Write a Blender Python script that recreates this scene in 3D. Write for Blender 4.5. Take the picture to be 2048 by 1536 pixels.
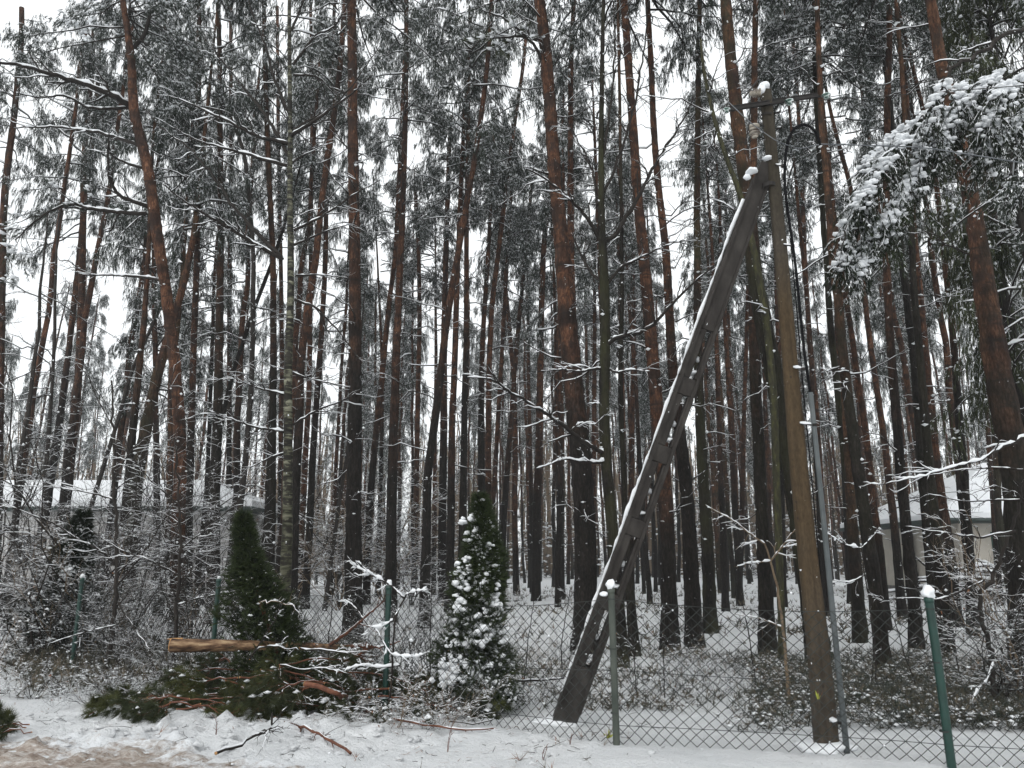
import bpy, math, random
import numpy as np
from mathutils import Vector, noise as mnoise
for _o in list(bpy.data.objects): bpy.data.objects.remove(_o)
HAZE = 0.0008
SC = bpy.context.scene
COL = SC.collection
# ------------------------------------------------------------------ camera
PITCH = math.radians(13.0); CAMZ = 1.6; FPX = 1538.0
cam = bpy.data.cameras.new('camera'); camo = bpy.data.objects.new('camera', cam); COL.objects.link(camo)
cam.sensor_width = 36.0; cam.lens = 36.0*FPX/2048.0; cam.clip_start = 0.05; cam.clip_end = 3000
camo.location = (0, 0, CAMZ); camo.rotation_euler = (math.radians(90)+PITCH, 0, 0)
SC.camera = camo
# ------------------------------------------------------------------ world, sun, exposure
SUN_EL, SUN_AZ = math.radians(38), math.radians(200)
w = bpy.data.worlds.new('World'); SC.world = w; w.use_nodes = True
nt = w.node_tree; nt.nodes.clear()
sky = nt.nodes.new('ShaderNodeTexSky'); sky.sky_type = 'NISHITA'; sky.sun_disc = False
sky.sun_elevation = SUN_EL; sky.sun_rotation = SUN_AZ; sky.dust_density = 4.0
hs = nt.nodes.new('ShaderNodeHueSaturation'); hs.inputs['Saturation'].default_value = 0.12
mx = nt.nodes.new('ShaderNodeMixRGB'); mx.inputs[0].default_value = 0.72
mx.inputs[2].default_value = (12.6, 13.0, 13.2, 1)
bg = nt.nodes.new('ShaderNodeBackground'); bg.inputs[1].default_value = 0.12
wo = nt.nodes.new('ShaderNodeOutputWorld')
nt.links.new(sky.outputs[0], hs.inputs['Color']); nt.links.new(hs.outputs[0], mx.inputs[1])
nt.links.new(mx.outputs[0], bg.inputs[0]); nt.links.new(bg.outputs[0], wo.inputs[0])
sl = bpy.data.lights.new('sun', 'SUN'); sl.energy = 0.5; sl.angle = math.radians(35); sl.color = (1, .97, .94)
so = bpy.data.objects.new('sun', sl); COL.objects.link(so)
so.rotation_euler = (math.radians(90)-SUN_EL, 0, math.radians(180)-SUN_AZ)
SC.view_settings.view_transform = 'Standard'; SC.view_settings.look = 'None'
SC.view_settings.exposure = 0.0; SC.view_settings.gamma = 1.0
try:
    SC.cycles.max_bounces = 6; SC.cycles.diffuse_bounces = 4; SC.cycles.volume_bounces = 1
    SC.cycles.transmission_bounces = 4; SC.cycles.caustics_reflective = False; SC.cycles.caustics_refractive = False
except Exception: pass

rng = np.random.default_rng(7); random.seed(7)
# ------------------------------------------------------------------ pixel -> place
SP, CP = math.sin(PITCH), math.cos(PITCH)
def ray(px, py):
    a = (px-1024)/FPX; b = (768-py)/FPX
    return a, CP-b*SP, SP+b*CP
def P(px, py, d):                 # the point at distance d (world Y) seen at a photo pixel
    a, y, z = ray(px, py); t = d/y
    return np.array((a*t, d, CAMZ+z*t))
def depth(py):                    # distance of level ground at a photo row
    a, y, z = ray(1024, py); return y*(-CAMZ/z)
def G(px, py):
    d = depth(py); p = P(px, py, d); return (p[0], p[1], gz(p[0], p[1]))
def gz(x, y):
    v = 0.05*math.sin(x*.31+1.3)*math.sin(y*.27+.4)+0.07*mnoise.noise(Vector((x*.35, y*.35, 3.1)))
    k = min(1, max(0, (y-3)/4.0))
    far = max(0, y-22)*.004*mnoise.noise(Vector((x*.05, y*.05, 9)))*3
    return v*(.35+.65*k)+far
# ------------------------------------------------------------------ materials
MATS = {}
def newmat(name, rough=.8, spec=.3):
    m = bpy.data.materials.new(name); m.use_nodes = True
    n = m.node_tree; b = n.nodes['Principled BSDF']
    b.inputs['Roughness'].default_value = rough
    b.inputs['Specular IOR Level'].default_value = spec
    MATS[name] = m
    return m, n, b
def N(n, t, **k):
    x = n.nodes.new(t)
    for a, v in k.items():
        if a.startswith('i_'): x.inputs[a[2:].replace('_', ' ')].default_value = v
        else: setattr(x, a, v)
    return x
def ramp(n, src, stops):
    r = n.nodes.new('ShaderNodeValToRGB'); n.links.new(src, r.inputs[0])
    e = r.color_ramp.elements
    e[0].position, e[0].color = stops[0][0], (*stops[0][1], 1)
    e[1].position, e[1].color = stops[-1][0], (*stops[-1][1], 1)
    for p, c in stops[1:-1]:
        q = e.new(p); q.color = (*c, 1)
    return r.outputs[0]
def mixc(n, fac, a, b, blend='MIX'):
    x = n.nodes.new('ShaderNodeMixRGB'); x.blend_type = blend
    for i, v in ((0, fac), (1, a), (2, b)):
        if isinstance(v, bpy.types.NodeSocket): n.links.new(v, x.inputs[i])
        elif i == 0: x.inputs[0].default_value = v
        else: x.inputs[i].default_value = (*v, 1)
    return x.outputs[0]
def mth(n, op, a, b=0.0, clamp=False):
    x = n.nodes.new('ShaderNodeMath'); x.operation = op; x.use_clamp = clamp
    for i, v in ((0, a), (1, b)):
        if isinstance(v, bpy.types.NodeSocket): n.links.new(v, x.inputs[i])
        else: x.inputs[i].default_value = v
    return x.outputs[0]
def tex(n, kind='Noise', scale=5., vscale=(1, 1, 1), coord='Object', detail=4., out=0, rough=.6):
    tc = n.nodes.new('ShaderNodeTexCoord'); mp = n.nodes.new('ShaderNodeMapping')
    mp.inputs['Scale'].default_value = vscale
    n.links.new(tc.outputs[coord], mp.inputs[0])
    t = n.nodes.new('ShaderNodeTex'+kind)
    t.inputs['Scale'].default_value = scale
    if kind == 'Noise': t.inputs['Detail'].default_value = detail; t.inputs['Roughness'].default_value = rough
    n.links.new(mp.outputs[0], t.inputs['Vector'])
    return t.outputs[out]
def bump(n, b, h, strength=.5, dist=.02):
    x = n.nodes.new('ShaderNodeBump'); x.inputs['Strength'].default_value = strength
    x.inputs['Distance'].default_value = dist
    n.links.new(h, x.inputs['Height']); n.links.new(x.outputs[0], b.inputs['Normal'])
def snowmix(n, col, amount=.66, scale=9., vs=(1, 1, 1)):
    s = tex(n, 'Noise', scale, vs, detail=5.)
    f = ramp(n, s, [(amount, (0, 0, 0)), (amount+.03, (1, 1, 1))])
    return mixc(n, f, col, (.78, .8, .82))
# pine bark: grey furrowed low down, orange and flaky higher up (object colour R = height of the change / 20, G = redness)
m, n, b = newmat('pine_bark', .9, .15)
tc = N(n, 'ShaderNodeTexCoord'); sep = N(n, 'ShaderNodeSeparateXYZ'); n.links.new(tc.outputs['Object'], sep.inputs[0])
oi = N(n, 'ShaderNodeObjectInfo'); so_ = N(n, 'ShaderNodeSeparateColor'); n.links.new(oi.outputs['Color'], so_.inputs[0])
big = tex(n, 'Noise', 1.6, (1, 1, .5)); fur = tex(n, 'Voronoi', 16, (1, 1, .16)); fin = tex(n, 'Noise', 38, (1, 1, .3), detail=6.)
hh = mth(n, 'ADD', sep.outputs[2], mth(n, 'MULTIPLY', big, 5.0))
hh = mth(n, 'SUBTRACT', hh, mth(n, 'MULTIPLY', so_.outputs[0], 20.0))
f = mth(n, 'MULTIPLY', mth(n, 'ADD', hh, -1.0), .28, True)
f = mth(n, 'MULTIPLY', f, so_.outputs[1], True)
low = ramp(n, fin, [(.3, (.005, .0043, .0038)), (.55, (.017, .0145, .0125)), (.8, (.042, .037, .033))])
low = mixc(n, ramp(n, fur, [(.0, (1, 1, 1)), (.35, (0, 0, 0))]), low, (.014, .011, .009))
up = ramp(n, fin, [(.3, (.024, .012, .008)), (.5, (.092, .042, .024)), (.78, (.21, .112, .07))])
patch = tex(n, 'Noise', 5.0, (1, 1, .6), detail=5.)
up = mixc(n, ramp(n, patch, [(.46, (0, 0, 0)), (.6, (.85, .85, .85))]), up, (.028, .02, .017))
band = tex(n, 'Noise', 1.3, (.15, .15, 1.6), detail=3.)
up = mixc(n, ramp(n, band, [(.5, (0, 0, 0)), (.6, (.8, .8, .8))]), up, (.03, .019, .015))
c = mixc(n, f, low, up)
mot = tex(n, 'Noise', 5.5, (1, 1, .35), detail=7., rough=.75); mo2 = tex(n, 'Noise', 3.2, (.8, .8, 3.), detail=6., rough=.7)
c = mixc(n, .85, c, ramp(n, mot, [(.34, (.35, .35, .38)), (.52, (1, 1, 1)), (.68, (1.6, 1.55, 1.5))]), 'MULTIPLY')
c = mixc(n, ramp(n, mo2, [(.56, (0, 0, 0)), (.63, (.8, .8, .8))]), c, (.017, .014, .012))
# green-grey algae on some trunks (object colour B)
al = mth(n, 'MULTIPLY', ramp(n, tex(n, 'Noise', 2.3, (1, 1, .4), detail=5.), [(.42, (0, 0, 0)), (.62, (1, 1, 1))]), so_.outputs[2])
c = mixc(n, al, c, (.045, .047, .02))
c = snowmix(n, c, .7, 13, (1, 1, .55))
n.links.new(c, b.inputs['Base Color'])
hgt = mth(n, 'ADD', mth(n, 'MULTIPLY', fur, 1.0), mth(n, 'MULTIPLY', fin, .6)); bump(n, b, hgt, .9, .03)
# birch
m, n, b = newmat('birch_bark', .75, .2)
bn = tex(n, 'Noise', 2.6, (1, 1, 6.), detail=6.)
c = ramp(n, bn, [(.44, (.012, .011, .009)), (.52, (.085, .085, .058)), (.72, (.26, .255, .19))])
tc = N(n, 'ShaderNodeTexCoord'); sep = N(n, 'ShaderNodeSeparateXYZ'); n.links.new(tc.outputs['Object'], sep.inputs[0])
lo_ = mth(n, 'MULTIPLY', mth(n, 'SUBTRACT', 1.0, mth(n, 'MULTIPLY', sep.outputs[2], .28)), 1.0, True)
c = mixc(n, mth(n, 'MULTIPLY', lo_, .9), c, (.045, .045, .025))
c = mixc(n, ramp(n, tex(n, 'Noise', 7., (1, 1, 2.)), [(.5, (0, 0, 0)), (.56, (.9, .9, .9))]), c, (.018, .016, .013))
c = snowmix(n, c, .68, 14, (1, 1, .6)); n.links.new(c, b.inputs['Base Color']); bump(n, b, bn, .4, .01)
def simple(name, stops, scale=6., vs=(1, 1, 1), rough=.8, spec=.25, bs=.4, bd=.01, metal=0., snow=None, kind='Noise', coord='Object'):
    m, n, b = newmat(name, rough, spec); t = tex(n, kind, scale, vs, detail=6., coord=coord)
    c = ramp(n, t, stops)
    if snow: c = snowmix(n, c, snow[0], snow[1])
    n.links.new(c, b.inputs['Base Color']); b.inputs['Metallic'].default_value = metal
    if bs: bump(n, b, t, bs, bd)
    return m, n, b
simple('dark_twig', [(.3, (.009, .007, .006)), (.7, (.028, .023, .019))], 9, bs=0)
simple('red_twig', [(.3, (.07, .025, .016)), (.7, (.2, .085, .05))], 14, bs=0)
simple('tan_twig', [(.3, (.1, .07, .045)), (.7, (.22, .165, .11))], 9, bs=0)
simple('mossy_bark', [(.3, (.012, .011, .007)), (.5, (.032, .031, .015)), (.75, (.072, .07, .025))], 18, (1, 1, .3), bs=.8, bd=.01, snow=(.68, 16))
simple('dark_bark', [(.3, (.009, .008, .007)), (.7, (.04, .033, .028))], 22, (1, 1, .3), bs=.8, bd=.012, snow=(.69, 16))
simple('concrete', [(.25, (.016, .014, .0125)), (.5, (.036, .032, .029)), (.75, (.065, .059, .053))], 7, (1, 1, .45), rough=.9, bs=.4, bd=.006, snow=(.705, 16))
m, n, b = simple('pole_concrete', [(.25, (.038, .032, .025)), (.5, (.078, .066, .052)), (.8, (.12, .103, .083))], 8, (1, 1, .5), rough=.9, bs=0)
t1 = tex(n, 'Noise', 1.1, (1, 1, .35), detail=3.); t2 = tex(n, 'Voronoi', 9, (1, 1, .8)); t3 = tex(n, 'Noise', 45, (1, 1, .4))
old = b.inputs['Base Color'].links[0].from_socket
tc = N(n, 'ShaderNodeTexCoord'); sep = N(n, 'ShaderNodeSeparateXYZ'); n.links.new(tc.outputs['Object'], sep.inputs[0])
zz = mth(n, 'ADD', mth(n, 'MULTIPLY', sep.outputs[2], .25), mth(n, 'MULTIPLY', t1, 1.2))
c = mixc(n, ramp(n, mth(n, 'MULTIPLY', zz, .5), [(.3, (0, 0, 0)), (.5, (1, 1, 1)), (.72, (1, 1, 1)), (.86, (0, 0, 0))]), old, (.08, .055, .03))
c = mixc(n, ramp(n, mth(n, 'MULTIPLY', sep.outputs[2], .1), [(.38, (0, 0, 0)), (.52, (1, 1, 1))]), c, (.052, .044, .032))
c = mixc(n, ramp(n, t2, [(.05, (.8, .8, .8)), (.12, (0, 0, 0))]), c, (.03, .025, .02))
c = mixc(n, .6, c, ramp(n, t3, [(.3, (.3, .3, .3)), (.7, (1, 1, 1))]), 'MULTIPLY')
t5 = tex(n, 'Noise', 12, (1.6, 1.6, .07), detail=6.)
c = mixc(n, .45, c, ramp(n, t5, [(.36, (.3, .28, .26)), (.5, (.9, .88, .85)), (.62, (1.15, 1.12, 1.1))]), 'MULTIPLY')
c = snowmix(n, c, .7, 17); n.links.new(c, b.inputs['Base Color']); bump(n, b, t3, .5, .006)
simple('green_paint', [(.3, (.005, .026, .02)), (.7, (.011, .05, .038))], 9, rough=.35, spec=.5, bs=.2, bd=.003, snow=(.72, 22))
simple('grey_green_paint', [(.3, (.04, .05, .042)), (.7, (.09, .1, .085))], 12, (1, 1, .3), rough=.6, bs=.3, bd=.003, snow=(.72, 22))
simple('wire_metal', [(.3, (.02, .024, .022)), (.7, (.05, .056, .053))], 12, rough=.5, bs=0)
simple('steel_dark', [(.3, (.01, .009, .008)), (.7, (.026, .022, .02))], 14, rough=.6, bs=.2, bd=.003)
simple('rubber', [(.3, (.006, .006, .007)), (.7, (.012, .012, .013))], 9, rough=.85, spec=.05, bs=0)
simple('grey_pvc', [(.3, (.06, .07, .072)), (.7, (.11, .122, .125))], 5, rough=.45, bs=0)
simple('aluminium', [(.3, (.1, .11, .12)), (.7, (.2, .21, .22))], 9, rough=.45, bs=0, metal=.6)
simple('porcelain', [(.42, (.06, .04, .03)), (.58, (.4, .36, .3))], 30, (.2, .2, 1), rough=.25, spec=.5, bs=0)
m, n, b = newmat('glass_green', .08, .5); b.inputs['Base Color'].default_value = (.12, .22, .18, 1); b.inputs['Transmission Weight'].default_value = .6
simple('cut_wood', [(.3, (.28, .14, .06)), (.6, (.46, .27, .12)), (.8, (.6, .42, .22))], 12, (6, 1, 6), bs=.3, bd=.004)
simple('stripped_wood', [(.38, (.035, .02, .013)), (.47, (.11, .062, .035)), (.55, (.21, .13, .075)), (.66, (.38, .27, .16))], 7, (.55, 3., 3.), bs=.9, bd=.012)
simple('wall_plaster', [(.3, (.5, .46, .4)), (.7, (.6, .56, .49))], 2.5, bs=.2, bd=.004)
simple('wall_grey', [(.3, (.42, .41, .4)), (.7, (.52, .51, .5))], 1.5, bs=.2, bd=.004)
simple('fascia', [(.3, (.03, .045, .04)), (.7, (.06, .075, .07))], 4, bs=0)
simple('plinth', [(.3, (.12, .115, .11)), (.7, (.22, .21, .2))], 6, bs=.3)
simple('shutter_green', [(.3, (.04, .085, .07)), (.7, (.06, .12, .1))], 5, bs=0)
simple('frame_paint', [(.3, (.1, .09, .08)), (.7, (.17, .15, .13))], 5, bs=0)
m, n, b = newmat('window_glass', .06, .8); b.inputs['Base Color'].default_value = (.02, .024, .028, 1)
m, n, b = newmat('snow', .75, .2)
t = tex(n, 'Noise', 14, detail=8.); t2 = tex(n, 'Noise', 2.2, detail=4.)
n.links.new(ramp(n, t2, [(.3, (.77, .79, .81)), (.7, (.85, .865, .88))]), b.inputs['Base Color']); bump(n, b, t, .6, .02)
b.inputs['Subsurface Weight'].default_value = 0.0
m, n, b = newmat('ground_snow', .8, .2)
t = tex(n, 'Noise', 11, detail=9., rough=.7); t2 = tex(n, 'Noise', 1.1, detail=6.); t3 = tex(n, 'Noise', 42, detail=6.); t4 = tex(n, 'Noise', .35, detail=5.)
c = ramp(n, t2, [(.3, (.78, .8, .815)), (.7, (.88, .89, .9))])
deb = mth(n, 'MULTIPLY', ramp(n, t3, [(.64, (0, 0, 0)), (.7, (1, 1, 1))]), ramp(n, t2, [(.45, (0, 0, 0)), (.6, (.9, .9, .9))]))
c = mixc(n, deb, c, (.14, .1, .065))
n.links.new(c, b.inputs['Base Color']); t6 = tex(n, 'Noise', 3.3, detail=8., rough=.7)
bump(n, b, mth(n, 'ADD', mth(n, 'ADD', t, t6), mth(n, 'MULTIPLY', t3, .45)), 1.0, .06)
m, n, b = newmat('slush', .55, .35)
t = tex(n, 'Noise', 8, (1, 2.4, 1), detail=9., rough=.72); t2 = tex(n, 'Noise', 1.6, (.6, 1.5, 1), detail=6.); t3 = tex(n, 'Noise', 30, detail=6.)
c = ramp(n, t, [(.34, (.14, .1, .075)), (.45, (.34, .275, .23)), (.54, (.52, .46, .41)), (.66, (.76, .76, .76))])
c = mixc(n, ramp(n, t2, [(.42, (0, 0, 0)), (.68, (.7, .7, .7))]), c, (.26, .2, .155), 'MIX')
c = mixc(n, .35, c, ramp(n, t3, [(.3, (.3, .27, .24)), (.6, (1, 1, 1))]), 'MULTIPLY')
at_ = N(n, 'ShaderNodeAttribute', attribute_name='edge')
ef = mth(n, 'ADD', at_.outputs['Fac'], mth(n, 'MULTIPLY', mth(n, 'SUBTRACT', tex(n, 'Noise', 5, detail=8., rough=.75), .5), 1.5))
c = mixc(n, ramp(n, ef, [(.05, (1, 1, 1)), (.3, (0, 0, 0))]), c, (.78, .8, .82))
n.links.new(c, b.inputs['Base Color']); bump(n, b, t, .9, .05)
def leafmat(name, a, bcol, rough=.65):
    m, n, b = newmat(name, rough, .2)
    g = N(n, 'ShaderNodeNewGeometry')
    n.links.new(ramp(n, g.outputs['Random Per Island'], [(0, a), (1, bcol)]), b.inputs['Base Color'])
leafmat('needles', (.01, .015, .011), (.05, .064, .048))
leafmat('needles_fresh', (.025, .034, .01), (.1, .105, .035))
leafmat('needles_dark', (.014, .02, .01), (.062, .072, .031))
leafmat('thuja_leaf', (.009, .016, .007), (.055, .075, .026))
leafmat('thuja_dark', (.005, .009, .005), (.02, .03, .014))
leafmat('grass_dry', (.05, .042, .03), (.2, .165, .12))
leafmat('bilberry', (.02, .022, .015), (.09, .085, .062))
leafmat('leaf_brown', (.13, .05, .025), (.3, .15, .08))
leafmat('leaf_yellow', (.25, .3, .04), (.4, .42, .08))
# ------------------------------------------------------------------ mesh building
class MB:
    def __init__(s): s.v = []; s.f3 = []; s.f4 = []; s.m3 = []; s.m4 = []; s.n = 0; s.mats = []
    def mi(s, mat):
        if mat not in s.mats: s.mats.append(mat)
        return s.mats.index(mat)
    def add(s, v, tri=None, quad=None, mat='snow'):
        v = np.asarray(v, float).reshape(-1, 3); k = s.mi(mat)
        if tri is not None and len(tri):
            tri = np.asarray(tri).reshape(-1, 3); s.f3.append(tri+s.n); s.m3.append(np.full(len(tri), k))
        if quad is not None and len(quad):
            quad = np.asarray(quad).reshape(-1, 4); s.f4.append(quad+s.n); s.m4.append(np.full(len(quad), k))
        s.v.append(v); s.n += len(v)
    def tubes(s, pts, rad, sides=4, mat='dark_twig', cap=False, wob=0.0):
        pts = np.asarray(pts, float); rad = np.asarray(rad, float)
        if pts.ndim == 2: pts = pts[None]; rad = rad[None]
        n, k, _ = pts.shape
        if n == 0: return
        t = np.gradient(pts, axis=1); t /= np.linalg.norm(t, axis=2, keepdims=True)+1e-9
        mt = t.mean(axis=1); ref = np.where((np.abs(mt[:, 2]) < .75)[:, None], [[0, 0, 1.]], [[.05, 1., 0]])[:, None, :]
        u = np.cross(t, np.broadcast_to(ref, t.shape)); u /= np.linalg.norm(u, axis=2, keepdims=True)+1e-9
        v = np.cross(u, t)
        a = np.arange(sides)*2*math.pi/sides
        r = rad[:, :, None]*np.ones(sides)
        if wob: r = r*(1+wob*rng.normal(size=r.shape))
        ring = pts[:, :, None, :]+r[..., None]*(np.cos(a)[None, None, :, None]*u[:, :, None, :]+np.sin(a)[None, None, :, None]*v[:, :, None, :])
        base = (np.arange(n)*k*sides)[:, None, None]
        i = np.arange(k-1)[None, :, None]*sides; j = np.arange(sides)[None, None, :]; j2 = (j+1) % sides
        q = np.stack([base+i+j, base+i+j2, base+i+sides+j2, base+i+sides+j], -1).reshape(-1, 4)
        s.add(ring, quad=q, mat=mat)
        if cap:
            nv = s.n-n*k*sides
            for e in range(n):
                for ring_i, fl in ((0, True), (k-1, False)):
                    ids = nv+e*k*sides+ring_i*sides+np.arange(sides)
                    c = pts[e, ring_i]; kk = s.mi(mat); s.v.append(c[None]); ci = s.n; s.n += 1
                    tr = [[ci, ids[(x+1) % sides], ids[x]] if fl else [ci, ids[x], ids[(x+1) % sides]] for x in range(sides)]
                    s.f3.append(np.array(tr)); s.m3.append(np.full(sides, kk))
    def snow_on(s, pts, rad, sides=4, k=.8, add=.004, prob=1.0, lump=.35, mat='snow'):
        pts = np.asarray(pts, float); rad = np.asarray(rad, float)
        if pts.ndim == 2: pts = pts[None]; rad = rad[None]
        if prob < 1:
            sel = rng.random(len(pts)) < prob; pts = pts[sel]; rad = rad[sel]
        if len(pts) == 0: return
        t = np.gradient(pts, axis=1); t /= np.linalg.norm(t, axis=2, keepdims=True)+1e-9
        h = np.clip(1.15-np.abs(t[..., 2])*1.15, 0, 1)
        rs = (rad*k+add)*h*np.clip(1+lump*rng.normal(size=rad.shape), .15, 2)
        p = pts.copy(); p[..., 2] += rad*.55+rs*.35
        rs[:, 0] *= .3; rs[:, -1] *= .3
        s.tubes(p, rs, sides, mat)
    def tris(s, base, tip, w, mat):        # slim triangles
        n = len(base)
        if n == 0: return
        v = np.stack([base-w, base+w, tip], 1).reshape(-1, 3)
        s.add(v, tri=np.arange(n*3).reshape(-1, 3), mat=mat)
    def octs(s, c, sc, mat='snow', jit=.3):
        n = len(c)
        if n == 0: return
        o = np.array([[1, 0, 0], [0, 1, 0], [-1, 0, 0], [0, -1, 0], [0, 0, 1], [0, 0, -1.]])
        ang = rng.random(n)*6.28; ca, sa = np.cos(ang), np.sin(ang)
        v = o[None]*(1+jit*rng.normal(size=(n, 6, 1)))*np.asarray(sc)[:, None, :]
        x = v[..., 0]*ca[:, None]-v[..., 1]*sa[:, None]; y = v[..., 0]*sa[:, None]+v[..., 1]*ca[:, None]
        v = np.stack([x, y, v[..., 2]], -1)+np.asarray(c)[:, None, :]
        t = np.array([[0, 1, 4], [1, 2, 4], [2, 3, 4], [3, 0, 4], [1, 0, 5], [2, 1, 5], [3, 2, 5], [0, 3, 5]])
        s.add(v, tri=(t[None]+(np.arange(n)*6)[:, None, None]).reshape(-1, 3), mat=mat)
    def box(s, lo, hi, mat):
        x0, y0, z0 = lo; x1, y1, z1 = hi
        v = [(x0, y0, z0), (x1, y0, z0), (x1, y1, z0), (x0, y1, z0), (x0, y0, z1), (x1, y0, z1), (x1, y1, z1), (x0, y1, z1)]
        s.add(v, quad=[(0, 3, 2, 1), (4, 5, 6, 7), (0, 1, 5, 4), (1, 2, 6, 5), (2, 3, 7, 6), (3, 0, 4, 7)], mat=mat)
    def hexa(s, v, mat):
        s.add(v, quad=[(0, 3, 2, 1), (4, 5, 6, 7), (0, 1, 5, 4), (1, 2, 6, 5), (2, 3, 7, 6), (3, 0, 4, 7)], mat=mat)
    def lump(s, c, sc, seed=0, amp=.28, sub=2, mat='snow', freq=1.3, flat=None):
        v, t = ICO[sub]; vv = v*1.0; sd = seed*7.31
        for i in range(len(vv)):
            q = Vector(v[i])*freq+Vector((sd, sd*.7, -sd)); vv[i] = v[i]*(1+amp*1.6*mnoise.noise(q)+amp*.6*mnoise.noise(q*2.7))
        if flat is not None: vv[:, 2] = np.maximum(vv[:, 2], flat)
        s.add(vv*np.asarray(sc)+np.asarray(c), tri=t, mat=mat)
    def build(s, name, parent=None, loc=None, smooth=True):
        v = np.concatenate(s.v) if s.v else np.zeros((0, 3))
        if loc is not None: v = v-np.asarray(loc, float)
        me = bpy.data.meshes.new(name)
        f3 = np.concatenate(s.f3) if s.f3 else np.zeros((0, 3), int); f4 = np.concatenate(s.f4) if s.f4 else np.zeros((0, 4), int)
        mi = np.concatenate(s.m3+s.m4).astype(np.int32) if (s.m3 or s.m4) else np.zeros(0, np.int32)
        me.vertices.add(len(v)); me.vertices.foreach_set('co', v.astype(np.float32).ravel())
        li = np.concatenate([f3.ravel(), f4.ravel()]).astype(np.int32)
        me.loops.add(len(li)); me.loops.foreach_set('vertex_index', li)
        me.polygons.add(len(mi))
        st = np.concatenate([np.arange(len(f3))*3, len(f3)*3+np.arange(len(f4))*4]).astype(np.int32)
        me.polygons.foreach_set('loop_start', st)
        for mname in s.mats: me.materials.append(MATS[mname])
        me.polygons.foreach_set('material_index', mi)
        me.polygons.foreach_set('use_smooth', np.full(len(mi), smooth))
        me.update(calc_edges=True)
        o = bpy.data.objects.new(name, me); COL.objects.link(o)
        if parent is not None: o.parent = parent
        elif loc is not None: o.location = loc
        return o
def ico(sub):
    import bmesh
    bm = bmesh.new(); bmesh.ops.create_icosphere(bm, subdivisions=sub, radius=1)
    v = np.array([x.co[:] for x in bm.verts]); bm.verts.ensure_lookup_table()
    t = np.array([[y.index for y in f.verts] for f in bm.faces]); bm.free()
    return v, t
ICO = {1: ico(1), 2: ico(2), 3: ico(3)}
def thing(name, label, cat, loc=(0, 0, 0), rz=0, group=None):
    o = bpy.data.objects.new(name, None); COL.objects.link(o); o.location = loc; o.rotation_euler = (0, 0, rz)
    o.empty_display_size = .2
    return tag(o, label, cat, group)
def tag(o, label, cat, group=None, kind=None):
    o['label'] = label; o['category'] = cat
    if group: o['group'] = group
    if kind: o['kind'] = kind
    return o
def unit(v): return v/(np.linalg.norm(v, axis=-1, keepdims=True)+1e-9)
def at(pts, t):                     # pts[n,k,3], t[n] in 0..1 -> position, tangent
    k = pts.shape[1]; x = t*(k-1); i = np.clip(x.astype(int), 0, k-2); f = (x-i)[:, None]; r = np.arange(len(pts))
    a, b = pts[r, i], pts[r, i+1]
    return a*(1-f)+b*f, unit(b-a)
def spawn(pts, rad, m, lo, hi, ang=(.5, 1.0), k=5, t0=.25, t1=.98, droop=.1, wig=.06, rk=.55, taper=.25, up=0.0, shrink=.5, minr=.0):
    idx = np.repeat(np.arange(len(pts)), m); pp = pts[idx]; rr = rad[idx]
    t = t0+(t1-t0)*rng.random(len(idx))
    pos, tan = at(pp, t)
    r = rr[np.arange(len(idx)), np.clip((t*(pts.shape[1]-1)).astype(int), 0, pts.shape[1]-1)]*rk
    r = np.maximum(r, minr)
    q = rng.normal(size=(len(idx), 3)); q -= (q*tan).sum(1, keepdims=True)*tan; q = unit(q)
    a = (ang[0]+(ang[1]-ang[0])*rng.random(len(idx)))[:, None]
    d = unit(np.cos(a)*tan+np.sin(a)*q+np.array([0, 0, up]))
    L = (lo+(hi-lo)*rng.random(len(idx)))*(1-shrink*t)
    return grow(pos, d, L, r, k, droop, wig, taper)
def grow(pos, d, L, r, k=5, droop=.1, wig=.06, taper=.25):
    n = len(pos); s = np.linspace(0, 1, k)[None, :, None]
    b = rng.normal(size=(n, 1, 3)); c = rng.normal(size=(n, k, 3))*wig; c[:, 0] = 0
    c = np.cumsum(c, axis=1)*.5
    L3 = np.asarray(L)[:, None, None]
    p = pos[:, None, :]+L3*(d[:, None, :]*s+b*.14*s*s+c+np.array([0, 0, -1.])*droop*s*s)
    R = np.asarray(r)[:, None]*(1-(1-taper)*np.linspace(0, 1, k)[None])
    return p, R
def needles(mb, pos, d, m, ln, wd, mat, spread=.55, along=.1, droop=.15):
    n = len(pos); idx = np.repeat(np.arange(n), m)
    dd = unit(d[idx]+spread*rng.normal(size=(n*m, 3))+np.array([0, 0, -droop]))
    b = pos[idx]+d[idx]*(along*rng.random((n*m, 1)))
    L = ln*(.7+.6*rng.random((n*m, 1)))
    wv = unit(np.cross(dd, rng.normal(size=(n*m, 3))))*wd
    mb.tris(b, b+dd*L, wv, mat)
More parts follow.
